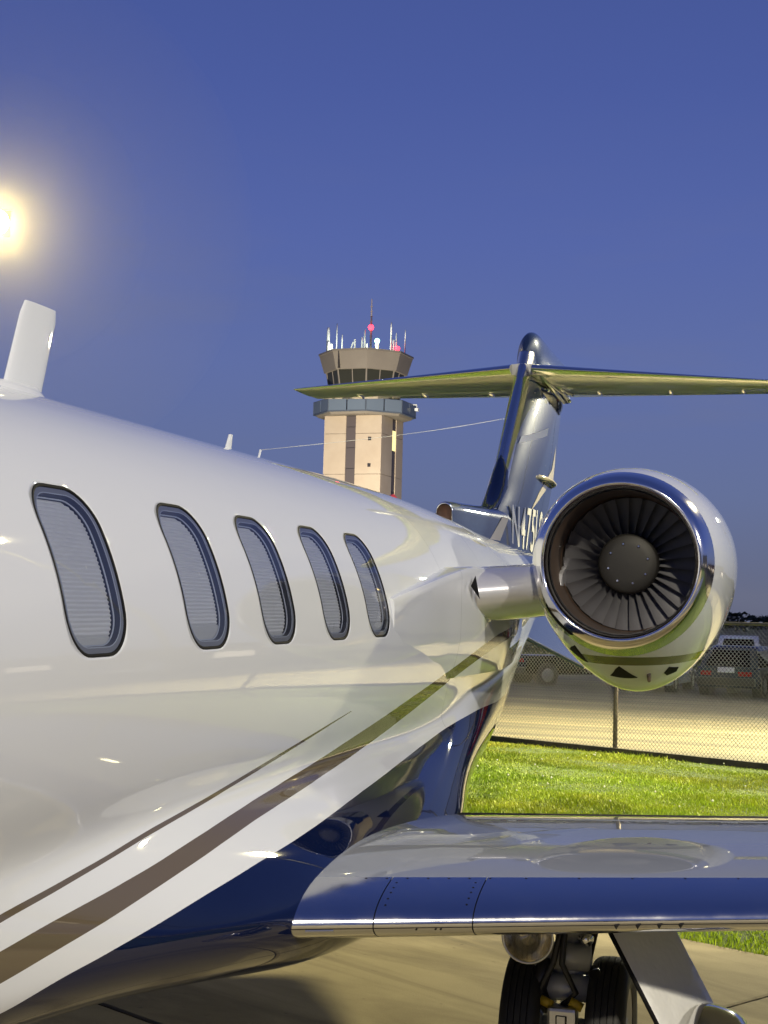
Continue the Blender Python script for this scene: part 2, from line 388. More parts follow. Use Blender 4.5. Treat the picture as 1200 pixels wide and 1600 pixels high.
# precast panels with recessed joints, window strips between
def panel(x0, x1, y0, y1, z0, z1, name='wall_panel', m=tanw): return MB().box(x0, x1, y0, y1, z0, z1).build(name, m, tw)
MB().box(-hw+.12, hw-.12, -hd+.12, hd-.12, 0, SH).build('shaft_core', mull, tw)
lev = [0, 4.0, 8.0, 12.0, 15.9, 19.9, SH]
sx0, sx1 = -.72, .32            # strip on the front
for z0, z1 in zip(lev[:-1], lev[1:]):
    z0 += .02; z1 -= .02
    panel(-hw, sx0, -hd, -hd+.3, z0, z1); panel(sx1, hw, -hd, -hd+.3, z0, z1)
    panel(hw-.3, hw, -hd+.305, .0, z0, z1); panel(hw-.3, hw, 1.1, hd, z0, z1)
    panel(-hw, hw-.305, hd-.3, hd, z0, z1); panel(-hw, -hw+.3, -hd+.305, hd-.305, z0, z1)
k = 0; z = .1
while z < SH-.1:
    z1 = min(z+2.05, SH)
    MB().box(sx0+.01, sx1-.01, -hd+.08, -hd+.13, z, z1-.07).build('window_pane', strip, tw)
    lit = 17.0 < z < 18.7
    o = MB().box(hw-.13, hw-.08, 0.01, 1.09, z, z1-.07).build('window_pane', P('lit stair window', (.5, .45, .2), .5, emit=(1, .85, .35), es=1.3) if lit else (strip if k % 3 else mull), tw)
    if lit: o['label'] = 'lit yellow stair window'
    z = z1; k += 1
for zz in (19.2, 16.6):
    MB().box(1.65, 1.98, -hd-.012, -hd+.02, zz, zz+.36).build('vent', mull, tw)
def octa(r, z, cut=.42):
    c = r*cut; 
    return [(c, -r, z), (r, -c, z), (r, c, z), (c, r, z), (-c, r, z), (-r, c, z), (-r, -c, z), (-c, -r, z)]
MB().loft([octa(4.3, SH), octa(4.5, SH+.25)]).build('catwalk_slab', fas, tw)
# catwalk panels, one per side
o1, o2 = octa(4.7, SH+.2), octa(4.7, SH+1.5)
MB().loft([octa(4.45, SH+.2), octa(4.74, SH+.2), octa(4.74, SH+.32), octa(4.45, SH+.32)], cap=False).build('catwalk_kerb', railf, tw)
for i in range(8):
    a, b_, c, d = Vector(o1[i]), Vector(o1[(i+1) % 8]), Vector(o2[(i+1) % 8]), Vector(o2[i])
    n_ = max(1, round((b_-a).length/1.6))
    for j in range(n_):
        p = a.lerp(b_, j/n_ + .015); q = a.lerp(b_, (j+1)/n_ - .015); nn = (q-p).cross(Vector((0, 0, 1))).normalized()*.03
        up = Vector((0, 0, 1.2)); p = p + Vector((0, 0, .1)); q = q + Vector((0, 0, .1))
        MB().add([p, q, q+up, p+up, p+nn, q+nn, q+up+nn, p+up+nn], [(0,1,2,3),(7,6,5,4),(0,4,5,1),(1,5,6,2),(2,6,7,3),(3,7,4,0)]).build('catwalk_panel', rail, tw)
    m_ = MB().tube([a, a+Vector((0, 0, 1.35))], .05, 6); m_.tube([d, c], .045, 6); m_.build('handrail', railf, tw)
MB().loft([octa(2.9, SH+.2), octa(2.9, SH+2.0)]).build('cab_base', fas, tw)
# cab glazing, tilted outwards, with mullions
g0, g1 = octa(3.15, SH+2.0), octa(3.6, SH+4.55)
MB().loft([octa(2.9, SH+2.0), octa(3.18, SH+2.0)], cap=False).build('cab_sill', fas, tw)
for i in range(8):
    a, b_, c, d = [Vector(p) for p in (g0[i], g0[(i+1) % 8], g1[(i+1) % 8], g1[i])]
    MB().add([a.lerp(b_, .02), a.lerp(b_, .98), d.lerp(c, .98), d.lerp(c, .02)], [(0, 1, 2, 3)]).build('cab_window', cabg, tw)
    MB().tube([a, d], .09, 6).build('mullion', fas, tw)
    if (b_-a).length > 2: MB().tube([a.lerp(b_, .5), d.lerp(c, .5)], .06, 6).build('mullion', fas, tw)
MB().loft([octa(2.6, SH+2.0), octa(2.9, SH+4.4)]).build('cab_interior', mull, tw)
RZ = SH+4.5
MB().loft([octa(3.85, RZ), octa(4.33, RZ+1.7), octa(4.40, RZ+1.72), octa(4.40, RZ+1.91), octa(4.2, RZ+1.95)]).build('roof_fascia', fas, tw)
for sx in (-1.2,):
    MB().box(sx, sx+.06, -4.42, -3.9, RZ+.05, RZ+1.7).build('fascia_joint', mull, tw)
RT = RZ+1.95
AN = [(-3.8, -.9, 3.9, .15), (-3.3, -1.2, 1.5, .14), (-3.55, -1.3, 1.8, .14), (-3.0, -.6, 4.5, .06), (-2.4, -.6, 2.9, .06), (-1.6, -.6, .9, .10), (-.25, -.6, 2.4, .09), (.08, -.7, 3.4, .08),
      (.9, -2.2, 1.1, .08), (2.85, -.6, 4.3, .08), (3.05, -.4, 2.0, .09), (3.3, -.3, 2.9, .06), (4.05, .2, 3.4, .05)]
for i, (ax, ay, h, r) in enumerate(AN):
    MB().tube([(ax, ay, RT-.3), (ax, ay, RT+h*.55), (ax, ay, RT+h*.72)], [r*1.3, r*1.1, r*.9], 7).build('antenna', antw, tw, True)
m_ = MB().tube([(-1.5, -1, RT-.1), (-1.0, -1, RT+1.25)], .07, 6); m_.tube([(-.85, -1, RT-.2), (-.85, -1, RT+1.5)], .09, 6); m_.build('antenna', antw, tw)
mast = MB().tube([(.45, 0, RT-.2), (.45, 0, RT+3.4), (.45, 0, RT+5.7)], [.12, .1, .05], 8)
for zz in np.arange(.4, 5.4, .5): mast.box(.31, .59, -.03, .03, RT+zz, RT+zz+.05)
mast.build('mast', P('mast grey', (.3, .25, .24), .5), tw)
def glow(name, c, e, r, loc, parent):
    mb = MB(); lathe(mb, [(-r, .001), (-r*.7, r*.7), (0, r), (r*.7, r*.7), (r, .001)], loc, (0, 0, 1), 12)
    return mb.build(name, P(name + ' lit', c, .4, emit=c, es=e), parent, True)
glow('obstruction_light', (1, .03, .05), 7, .30, (.55, -.3, RT+2.75), tw)
glow('obstruction_light', (1, .03, .05), 7, .26, (3.55, -.6, RT+.45), tw)
glow('beacon', (.35, 1, .55), 5, .27, (2.0, -2.2, RT+1.0), tw)
MB().tube([(2.0, -2.2, RT-.2), (2.0, -2.2, RT+.75)], .2, 8).build('beacon_stand', fas, tw)
m_ = MB().tube([(4.3, 1.2, SH+1.5), (5.1, 1.2, SH+1.5), (5.1, 1.2, SH+1.2)], .06, 6); m_.box(4.95, 5.3, 1.0, 1.35, SH+.85, SH+1.15); m_.build('camera_arm', antw, tw)
for lx_, ly_, e_ in ((-2.6, -2.6, 260), (2.2, -2.9, 260)):  # unseen point lights added to brighten the roof antennas
    pl = bpy.data.lights.new('antenna_fill', 'POINT'); pl.energy = e_; pl.color = (.95, 1, .85); pl.shadow_soft_size = .2
    po = bpy.data.objects.new('antenna_fill', pl); COL.objects.link(po); po.parent = tw; po.location = (lx_, ly_, RT+.7)
glow('catwalk_lamp', (1, .95, .8), 5, .12, (.55, -4.5, SH+1.45), tw)

# ------------------------------------------------------------------ floodlights
polem = P('galvanised pole', (.32, .32, .30), .5, metal=.5); headm = P('lamp housing', (.10, .10, .10), .5, metal=.4)
def floodlight(base, h, target, power, colr, label, size=.5, lens=60, arm=.7, armdir=None, spread=180):
    base = Vector(base); e = empty('floodlight', base); tag(e, label, 'floodlight')
    m_ = MB().tube([(0, 0, 0), (0, 0, h)], [.11, .07], 12); m_.build('pole', polem, e, True)
    m_ = MB().box(-.22, .22, -.22, .22, 0, .05); m_.build('base_plate', polem, e)
    d = (Vector(target) - (base + Vector((0, 0, h)))); dh = Vector((d.x, d.y, 0)).normalized()
    hd_ = Vector((0, 0, h)) + (Vector(armdir) if armdir else dh)*arm
    MB().tube([(0, 0, h-.06), hd_*1.0 + Vector((0, 0, -.02))], .04, 8).build('arm', polem, e, True)
    dn = d.normalized(); q = dn.to_track_quat('-Z', 'Y').to_matrix().to_4x4(); Mx = Matrix.Translation(hd_) @ q
    s = size/2
    hb = MB().box(-s-.05, s+.05, -s-.04, s+.04, .02, .2, Mx); hb.add([Mx @ Vector(p) for p in ((-s*.5, -s*.4, .2), (s*.5, -s*.4, .2), (s*.5, s*.4, .2), (-s*.5, s*.4, .2), (-s*.3, -s*.2, .3), (s*.3, -s*.2, .3), (s*.3, s*.2, .3), (-s*.3, s*.2, .3))], [(4, 5, 6, 7), (0, 1, 5, 4), (1, 2, 6, 5), (2, 3, 7, 6), (3, 0, 4, 7)])
    bevel(hb.build('lamp_housing', headm, e), .015)
    mb = MB().disc(Mx @ Vector((0, 0, .012)), -(Mx.to_3x3() @ Vector((0, 0, 1))), s, 28, .03)
    mb.build('lens', P('lit lens', (1, 1, .9), .4, emit=colr, es=lens), e)
    ld = bpy.data.lights.new('flood_lamp', 'AREA'); ld.shape = 'DISK'; ld.size = size; ld.energy = power; ld.color = colr; ld.spread = R_(spread)
    lo = bpy.data.objects.new('flood_lamp', ld); COL.objects.link(lo); lo.parent = e; lo.matrix_local = Matrix.Translation(-(Mx.to_3x3() @ Vector((0, 0, 1)))*.05) @ Mx
    return e, base + hd_
WARM = (1, .86, .55)
VL, vlp = floodlight((-15.25, 28.85, -.0), 9.92, (1, 6, .5), 150, (1, .78, .26), 'glowing yellow floodlight on a tall pole behind the jet fuselage, far left', .5, 200, 1.1, (.94, .34, 0))
floodlight((7.8, 46.5, -.6), 9.3, (2, 14, 1), 3200, (1, .93, .62), 'floodlight on a pole in the parking lot beyond the jet tail', .5, 160)
floodlight((12, 30, -.3), 13.5, (0, 24, 0), 8500, (1, .88, .48), 'tall floodlight mast beside the fence off the port wing', .8, 120, spread=84)
floodlight((28, -6, 0), 12, (0, 7, 1), 3900, (1, .92, .77), 'tall floodlight mast off the port side beside the apron', .8, 90)
floodlight((8.5, -20, 0), 16, (2, 7, 0), 6600, (1, .90, .68), 'floodlight mast behind the camera, ahead of the jet nose', .7, 90)
floodlight((-33, 116, -.6), 5.0, (-39, 146, 18), 20000, (1, .90, .74), 'floodlight aimed at the control tower', .6, 20)
# added scattering balls that stand in for the bloom round the visible lamp head
halo_mat = bpy.data.materials.new('lamp mist'); halo_mat.use_nodes = True; t = halo_mat.node_tree; t.nodes.clear()
o_ = t.nodes.new('ShaderNodeOutputMaterial'); pv = t.nodes.new('ShaderNodeVolumePrincipled'); pv.inputs['Density'].default_value = .016; pv.inputs['Color'].default_value = (1, 1, 1, 1); pv.inputs['Anisotropy'].default_value = .5
t.links.new(pv.outputs[0], o_.inputs['Volume'])
mb = MB(); lathe(mb, [(5.5*sin(a), max(.001, 5.5*cos(a))) for a in np.linspace(-pi/2, pi/2, 20)], vlp, (0, 0, 1), 32)
halo = mb.build('halo', halo_mat, None, True); tag(halo, 'added scattering balls standing in for the bloom of the glowing floodlight', 'halo', kind='stuff')

halo_mat3 = halo_mat.copy(); halo_mat3.name = 'middle lamp mist'; halo_mat3.node_tree.nodes['Principled Volume'].inputs['Density'].default_value = .022
mb = MB(); lathe(mb, [(3.2*sin(a), max(.001, 3.2*cos(a))) for a in np.linspace(-pi/2, pi/2, 18)], (0, 0, 0), (0, 0, 1), 28)
mid_ = mb.build('middle_halo', halo_mat3, halo, True); mid_.location = vlp
halo_mat2 = halo_mat.copy(); halo_mat2.name = 'dense lamp mist'; halo_mat2.node_tree.nodes['Principled Volume'].inputs['Density'].default_value = .014
mb = MB(); lathe(mb, [(1.5*sin(a), max(.001, 1.5*cos(a))) for a in np.linspace(-pi/2, pi/2, 16)], (0, 0, 0), (0, 0, 1), 24)
inner = mb.build('halo_core', halo_mat2, halo, True); inner.location = vlp

# ------------------------------------------------------------------ cars
tyrem = P('car tyre', (.012, .012, .013), .7); rimm = P('car rim', (.35, .35, .36), .35, metal=.8)
winm = P('car glass', (.008, .009, .011), .06, coat=1); tlm = P('tail light', (.20, .006, .008), .2, coat=1); platem = P('number plate', (.75, .76, .72), .4); blkm = P('black car trim', (.012, .012, .013), .5)
def car(name, label, cat, loc, rz, paint, kind='suv', L=4.7, Wd=1.9, H=1.68, group=None):
    e = empty(name, loc, rz); tag(e, label, cat, group)
    pm = P(name + ' paint', paint, .28, metal=.2, coat=1)
    # x = length (rear at -x), y = width, z up
    h = L/2; belt = H*.56; sill = .30
    prof = {'suv': [(-h, .45), (-h+.02, belt*.85), (-h+.10, belt), (-h+.2, belt+.03), (h-1.15, belt+.02), (h-.35, belt-.12), (h-.03, belt-.32), (h, .45), (h-.15, sill), (-h+.15, sill)],
            'sedan': [(-h, .45), (-h+.02, belt*.9), (-h+.12, belt+.02), (-h+.8, belt+.05), (h-1.3, belt), (h-.3, belt-.15), (h-.03, belt-.3), (h, .42), (h-.15, sill-.05), (-h+.15, sill-.05)],
            'pickup': [(-h, .5), (-h, belt-.02), (-h+.03, belt+.03), (-.3, belt+.03), (h-1.2, belt+.05), (h-.2, belt-.02), (h, belt-.15), (h, .5), (h-.15, sill+.08), (-h+.15, sill+.08)]}[kind]
    rings = []
    for fy, sc_ in ((-1, .93), (-.96, .985), (-.8, 1), (.8, 1), (.96, .985), (1, .93)):
        cx = sum(p[0] for p in prof)/len(prof); cz = .7
        rings.append([(cx + (p[0]-cx)*sc_, fy*Wd/2, cz + (p[1]-cz)*sc_) for p in prof])
    o = fixn(MB().loft(rings).build('body', pm, e)); auto(o, 40)
    gh = {'suv': [(-h+.12, belt), (-h+.62, H-.09), (-h+1.05, H), (.25, H), (.75, H-.06), (h-1.15, belt)],
          'sedan': [(-h+.6, belt), (-h+1.25, H-.05), (-h+1.6, H), (.2, H), (.5, H-.05), (h-1.35, belt)],
          'pickup': [(-.25, belt), (-.15, H-.04), (0, H), (1.0, H), (1.2, H-.05), (h-1.2, belt)]}[kind]
    def cabin(off, name_, mat, z0, z1):
        rr_ = []
        def at(z, k):   # x along the end profile at height z, k=0 rear, 1 front
            a = gh[:3] if k == 0 else gh[:2:-1]
            for (x0_, z0_), (x1_, z1_) in zip(a[:-1], a[1:]):
                if z <= z1_ + 1e-6: return x0_ + (x1_-x0_)*((z-z0_)/max(1e-6, z1_-z0_))
            return a[-1][0]
        for z in np.linspace(z0, z1, 6):
            tpr = max(0, (z-belt)/(H-belt)); wy = Wd/2*(.93 - .2*tpr**1.5) + off
            xa, xb = at(z, 0) - off, at(z, 1) + off; c_ = .14
            rr_.append([(xa, -wy+c_, z), (xa+c_, -wy, z), (xb-c_*2, -wy, z), (xb, -wy+c_*2, z), (xb, wy-c_*2, z), (xb-c_*2, wy, z), (xa+c_, wy, z), (xa, wy-c_, z)])
        o = fixn(MB().loft(rr_).build(name_, mat, e)); auto(o, 40); return o
    cabin(0, 'cabin', pm, belt-.03, H)
    # windows: proud panes on the four sides
    def pane(k, z0, z1, inset):
        def at(z):
            a = gh[:3] if k == 0 else gh[:2:-1]
            for (x0_, z0_), (x1_, z1_) in zip(a[:-1], a[1:]):
                if z <= z1_ + 1e-6: return x0_ + (x1_-x0_)*((z-z0_)/max(1e-6, z1_-z0_))
            return a[-1][0]
        sg = -1 if k == 0 else 1; vv = []
        for z in (z0, z1):
            tpr = max(0, (z-belt)/(H-belt)); wy = Wd/2*(.93 - .2*tpr**1.5) - inset; x_ = at(z) + sg*.012
            vv += [(x_, -wy, z), (x_, wy, z)]
        vv += [(x_ - sg*.02, y_, z_) for (x_, y_, z_) in vv]
        fixn(MB().add(vv, [(0, 1, 3, 2), (4, 6, 7, 5), (0, 4, 5, 1), (2, 3, 7, 6), (0, 2, 6, 4), (1, 5, 7, 3)]).build('windscreen' if k else 'rear_window', winm, e))
    pane(0, belt+.07, H-.12, .2); pane(1, belt+.07, H-.12, .2)
    xs0, xs1 = gh[0][0]+.35, gh[-1][0]-.45; mid = (xs0+xs1)/2
    for sg in (-1, 1):
        for (xa, xb) in ((xs0, mid-.03), (mid+.03, xs1)):
            vv = []
            for z in (belt+.05, H-.14):
                tpr = max(0, (z-belt)/(H-belt)); wy = sg*(Wd/2*(.93 - .2*tpr**1.5) + .01); kx = .18*tpr
                vv += [(xa+kx, wy, z), (xb-(.4*tpr if xb == xs1 else 0), wy, z)]
            vv += [(a_, b_ - sg*.02, c_) for (a_, b_, c_) in vv]
            fixn(MB().add(vv, [(0, 1, 3, 2), (4, 6, 7, 5), (0, 4, 5, 1), (2, 3, 7, 6), (0, 2, 6, 4), (1, 5, 7, 3)]).build('side_window', winm, e))
    rw = .36 if kind != 'sedan' else .33
    for wx in (-h+.85, h-.9):
        for sg in (-1, 1):
            mb = MB(); y0 = sg*(Wd/2-.10)
            lathe(mb, [(-.12, rw-.10), (-.12, rw-.02), (-.09, rw), (.09, rw), (.12, rw-.03), (.12, rw-.11)], (wx, y0, rw), (0, 1, 0), 24, True)
            w_ = mb.build('wheel', tyrem, e, True); mb = MB()
            mb.disc((wx, y0+sg*.10, rw), (0, sg, 0), rw-.09, 20, .03); mb.build('rim', rimm, w_)
            # dark wheel arch
            MB().tube([(wx, sg*(Wd/2-.3), rw+.02), (wx, sg*(Wd/2+.004), rw+.02)], rw+.07, 20).build('wheel_arch', blkm, e)
    for sg in (-1, 1):
        bevel(MB().box(-h-.012, -h+.12, sg*(Wd/2-.36) - .17, sg*(Wd/2-.36)+.26 if sg < 0 else sg*(Wd/2-.36)+.17, belt-.22, belt-.08).build('tail_light', tlm, e), .01)
        bevel(MB().box(h-.2, h+.004, sg*(Wd/2-.34)-.16, sg*(Wd/2-.34)+.16, belt-.38, belt-.26).build('headlight', platem, e), .01)
        bevel(MB().box(.55, .75, sg*(Wd/2+.12)-.1, sg*(Wd/2+.12)+.1, belt, belt+.16).build('mirror', pm, e), .03)
    MB().box(-h-.03, -h+.02, -.26, .26, .78, .94).build('number_plate', platem, e)
    bevel(MB().box(-h-.06, -h+.2, -Wd/2+.08, Wd/2-.08, .38, .62).build('bumper', blkm if kind != 'sedan' else pm, e), .03)
    return e
CY = pi/2 + GROT + .0
def pk_at(x, y): 
    c = x*FY.x + y*FY.y; return (x, y, slope(c)-.01)
car('parked_suv', 'dark blue-grey SUV parked tail-on behind the fence, white licence plate showing', 'car', pk_at(.85, 51.6), CY+.30, (.025, .032, .045), 'suv', H=1.6, Wd=2.0)
car('parked_suv', 'white SUV parked behind the dark SUV, only its roof and glass showing', 'car', pk_at(.3, 60.5), CY+.55, (.72, .73, .70), 'suv', H=1.86)
car('parked_pickup', 'white pickup truck cut off by the right edge of the photo', 'pickup truck', pk_at(3.15, 52.5), CY+.42, (.72, .73, .70), 'pickup', L=5.6, H=1.85, Wd=2.0)
car('parked_car', 'pale blue-grey car whose rear corner shows under the engine, beside the dark SUV', 'car', pk_at(-2.15, 52.8), CY+.42, (.30, .34, .42), 'sedan', H=1.48)
car('parked_truck', 'black pickup truck parked on the left beneath the engine pylon', 'pickup truck', pk_at(-5.0, 55.0), CY-.35, (.012, .012, .014), 'pickup', L=5.6, H=1.8, Wd=2.0)
for i, (x, y, c, k, n) in enumerate([(6.2, 51, (.5, .03, .03), 'sedan', 'red'), (9.2, 49.5, (.4, .42, .44), 'suv', 'silver'), (12.3, 48, (.02, .03, .06), 'sedan', 'navy blue'), (19, 44, (.7, .7, .68), 'suv', 'white'), (22, 42.3, (.05, .05, .05), 'pickup', 'charcoal')]):
    car('parked_car', n + ' ' + k + ' parked in the row past the right edge of the photo', 'car', pk_at(x, y), CY+.3, c, k, group='cars parked beyond the right edge')
# low white building and berm beyond the parking lot
berm = noisy('berm grass', (.14, .16, .03), (.30, .25, .08), .8, .95)
v = []; 
for c, z in ((60, -.62), (61.5, -.35), (66, .35), (75, .40), (90, -.8)): v += [G(-140, c, z), G(110, c, z)]
tag(mesh('berm', v, [(2*i, 2*i+1, 2*i+3, 2*i+2) for i in range(4)], berm, smooth=True), kind='structure')
bush = P('hedge foliage', (.05, .075, .02), .9)
r = np.random.RandomState(9); V = []; Fc = []
for i in range(7000):
    a = r.uniform(-52, -29.5); c = r.normal(59.2, .35); h_ = .75 + .25*sin(a*1.7) + .15*sin(a*4.3)
    p = G(a, c, -.57 + h_*math.sqrt(r.uniform(0, 1))); d = r.normal(0, .07, (3, 3)); n = len(V)
    V += [(p.x+d[k, 0], p.y+d[k, 1], p.z+d[k, 2]) for k in range(3)]; Fc.append((n, n+1, n+2))
tag(mesh('hedge', V, Fc, bush), 'low scrubby hedge at the far edge of the parking lot below the berm', 'hedge')
kerb = P('kerb concrete', (.42, .39, .30), .8)
tag(MB().add([G(-120, 57.6, -.555), G(-28, 57.6, -.555), G(-28, 58.3, -.42), G(-120, 58.3, -.42), G(-28, 58.5, -.6), G(-120, 58.5, -.6)], [(0, 1, 2, 3), (3, 2, 4, 5)]).build('kerb', kerb), kind='structure')

# terminal and hangar that the glossy paint reflects
def building(name, label, c, size, rz, wall, lit, nwin, roofc=(.12, .11, .10)):
    e = empty(name, c, rz); tag(e, label, 'building'); w, d, h = size
    wm_ = noisy(name + ' wall', wall, tuple(x*.85 for x in wall), .5, .8, bs=0)
    MB().box(-w/2, w/2, -d/2, d/2, 0, h).build('wall', wm_, e)
    MB().box(-w/2-.4, w/2+.4, -d/2-.4, d/2+.4, h, h+.5).build('roof', P(name + ' roof', roofc, .7), e)
    lm = P(name + ' lit window', (.8, .7, .5), .5, emit=(1, .85, .6), es=lit)
    dk = P(name + ' dark window', (.02, .02, .03), .1)
    for i in range(nwin):
        x0 = -w/2 + (i+.2)*w/nwin; x1 = -w/2 + (i+.75)*w/nwin
        MB().box(x0, x1, -d/2-.05, -d/2+.05, .9, min(h-.8, 2.6)).build('window', lm if (i*7) % 5 < 2 else dk, e)
    return e
building('terminal', 'low peach-coloured terminal building beyond the parking lot', (62, 92, -.6), (55, 14, 4.6), R_(-32), (.5, .30, .22), 1.3, 12)
building('hangar', 'wide pale hangar across the apron', (70, 10, 0), (50, 24, 8.5), R_(-85), (.42, .40, .34), .9, 9)
building('hangar', 'brown hangar behind the camera position', (45, -50, 0), (40, 24, 9), R_(-140), (.30, .24, .18), .9, 8)

# =================================================================== the jet (aircraft frame: x to port, y aft, z up)
PIV = Vector((0, 5.4, 0))
jet = empty('business_jet', PIV); jet.rotation_euler = (R_(.62), 0, 0)
tag(jet, 'white and navy business jet with T-tail and tail-mounted engine, parked on the apron', 'aircraft')
OFF = -PIV
def part(mb, name, m, smooth=False, parent=None, **k):
    v, f = (mb.v, mb.f) if isinstance(mb, MB) else mb
    o = mesh(name, v, f, m, parent or jet, smooth, OFF if parent is None else (0, 0, 0), **k); return o
def itp(x, xs, ys): return np.interp(x, xs, ys)
def smooth_itp(x, xs, ys):
    xs = np.array(xs, float); ys = np.array(ys, float); x = np.clip(np.asarray(x, float), xs[0], xs[-1])
    d = np.gradient(ys, xs); i = np.clip(np.searchsorted(xs, x)-1, 0, len(xs)-2)
    h = xs[i+1]-xs[i]; s = (x-xs[i])/h
    return ys[i]*(1+2*s)*(1-s)**2 + d[i]*h*s*(1-s)**2 + ys[i+1]*s*s*(3-2*s) + d[i+1]*h*s*s*(s-1)
FUS_Y = [-3.6, -3.2, -2.5, -1.5, -.5, .5, 1.5, 7.4, 8.5, 9.5, 10.5, 11.5, 13, 14.5, 16.2]
FUS_B = [.02, .25, .5, .70, .82, .86, .86, .86, .84, .78, .68, .57, .40, .24, .06]
FUS_T = [1.34, 1.50, 1.72, 2.02, 2.32, 2.45, 2.46, 2.46, 2.445, 2.41, 2.365, 2.33, 2.30, 2.26, 2.12]
FUS_Z = [1.26, 1.06, .90, .80, .75, .74, .74, .74, .80, .92, 1.08, 1.24, 1.48, 1.68, 1.90]
LOB_Y = [-1., 1., 2.4, 3.2, 3.8, 4.3, 4.8, 5.4, 6.4, 7.0, 8.0, 9.0, 10., 11., 12.4]
LOB_B = [0., .10, .36, .52, .68, .85, .97, 1.0, .96, .87, .70, .54, .36, .16, 0.]
LOB_C = [.80, .82, .84, .85, .855, .85, .84, .83, .83, .86, .95, 1.06, 1.18, 1.28, 1.42]
LOB_W = 1.13
RF = .86; ZC = 1.60
LOB_CTRL = {20: (None, .0, None, .0), 30: (None, .01, .775, .40), 40: (.78, .29, .83, .29), 50: (.89, .19, .90, .16), 60: (.975, .05, .945, .0), 70: (1.04, -.13, .88, -.15), 80: (.83, -.345, .58, -.27), 90: (0., -.31, 0., -.30)}
def body_r(y, ph):
    """skin point of the fuselage section: exact ellipse above the belt line, B-spline with the wing-root fairing below"""
    y, ph = np.broadcast_arrays(np.asarray(y, float), np.asarray(ph, float))
    b = smooth_itp(y, FUS_Y, FUS_B); zt = smooth_itp(y, FUS_Y, FUS_T); zb = smooth_itp(y, FUS_Y, FUS_Z)
    inc = (y > 1.5) & (y < 7.4); b = np.where(inc, RF, b); zt = np.where(inc, ZC+RF, zt); zb = np.where(inc, ZC-RF, zb)
    zc = (zt+zb)/2; h = (zt-zb)/2
    beta = smooth_itp(y, LOB_Y, LOB_B); zl = smooth_itp(y, LOB_Y, LOB_C)
    deg = np.degrees(ph); sgn = np.where(np.abs(deg) > 90, -1., 1.); dn = np.where(deg > 90, 180-deg, np.where(deg < -90, -180-deg, deg))
    sc = 3/(2+math.cos(math.radians(10)))
    def ctrl(k):                      # control point number k at angle -10*k degrees, arrays
        kk = 18-k if k > 9 else k; sx = -1 if k > 9 else 1; a = -math.radians(10*kk)
        ex, ez = b*math.cos(a)*sc, zc + h*math.sin(a)*sc
        if kk == 9: ex = ex*0
        if 10*kk in LOB_CTRL:
            f0, d0, f1, d1 = LOB_CTRL[10*kk]; tq = np.clip((y-6.75)/1.5, 0, 1); tq = tq*tq*(3-2*tq)
            lx0, lz0 = (ex + .012, ez + d0) if f0 is None else (LOB_W*f0, zl+d0)
            lx1, lz1 = (ex + .012, ez + d1) if f1 is None else (LOB_W*f1, zl+d1)
            lx, lz = lx0*(1-tq) + lx1*tq, lz0*(1-tq) + lz1*tq
            lz = lz + smooth_itp(y, [1., 3.2, 4.3, 4.8, 5.4, 6.0], [.15, .14, .09, .05, .015, 0.])*{6: .4, 7: .9, 8: 1., 9: 1.}.get(kk, 0.)
            ex, ez = ex*(1-beta) + lx*beta, ez*(1-beta) + lz*beta
        return sx*ex, ez
    C = [ctrl(k) for k in range(-1, 12)]; CX = np.stack([c[0] for c in C]); CZ = np.stack([c[1] for c in C])
    u = np.clip(-dn/10, 0, 9); i = np.minimum(np.floor(u).astype(int), 8); f = u - i
    w = [(1-f)**3/6, (3*f**3-6*f**2+4)/6, (-3*f**3+3*f**2+3*f+1)/6, f**3/6]
    X = sum(w[j]*np.take_along_axis(CX, (i+j)[None], 0)[0] for j in range(4)); Z = sum(w[j]*np.take_along_axis(CZ, (i+j)[None], 0)[0] for j in range(4))
    low = dn < 0; q = np.clip((dn-37)/38, 0, 1); tf = 1 - .028*q*q*(3-2*q)     # slightly flattened crown
    return np.where(low, X*sgn, b*np.cos(ph)*tf), np.where(low, Z, zc + h*np.sin(ph)*tf)
def body_pt(y, phd, off=0.):
    ph = math.radians(phd); x, z = body_r(np.array([y]), np.array([ph]))
    return Vector((x[0]+off*cos(ph), y, z[0]+off*sin(ph)))

# windows -------------------------------------------------------
WINY = [2.71, 3.457, 4.19, 4.817, 5.47, 6.055]
PHC = 18.0; HW, HH, RC = .168, .222, .115
def rr_radius(th, hw, hh, rc):
    """distance from the centre to a rounded rectangle along angle th"""
    th = np.asarray(th, float); lo = np.zeros_like(th); hi = np.full_like(th, 1.)
    for _ in range(40):
        m = (lo+hi)/2; x = np.abs(m*np.cos(th)) - (hw-rc); y = np.abs(m*np.sin(th)) - (hh-rc)
        d = np.hypot(np.maximum(x, 0), np.maximum(y, 0)) + np.minimum(np.maximum(x, y), 0) - rc
        lo = np.where(d < 0, m, lo); hi = np.where(d < 0, hi, m)
    return (lo+hi)/2
def skew(s, a): return s - .035*(a/HH)*.35   # windows lean very slightly
def cylpt(yc, s, a, depth):
    ph = R_(PHC) + a/RF; r = RF - depth
    return (r*cos(ph), yc + skew(s, a), ZC + r*sin(ph))
PYW = .225
phl = list(np.arange(-180, -90, 3.)) + list(np.arange(-90, -4.5, .75)) + list(np.arange(-4.5, 0, 1.5)) + list(np.arange(0, 36, 1.5)) + list(np.arange(36, 180, 3.))
phl = np.array(phl); nph = len(phl)
i0 = int(np.where(np.isclose(phl, 0))[0][0]); i1 = int(np.where(np.isclose(phl, 36))[0][0])
ys = []; y = -3.6
pts = [(-3.6, .1), (-.5, .1), (WINY[0]-PYW, .1)]
seg = [list(np.arange(-3.6, WINY[0]-PYW-.05, .12))]
patch_start = []
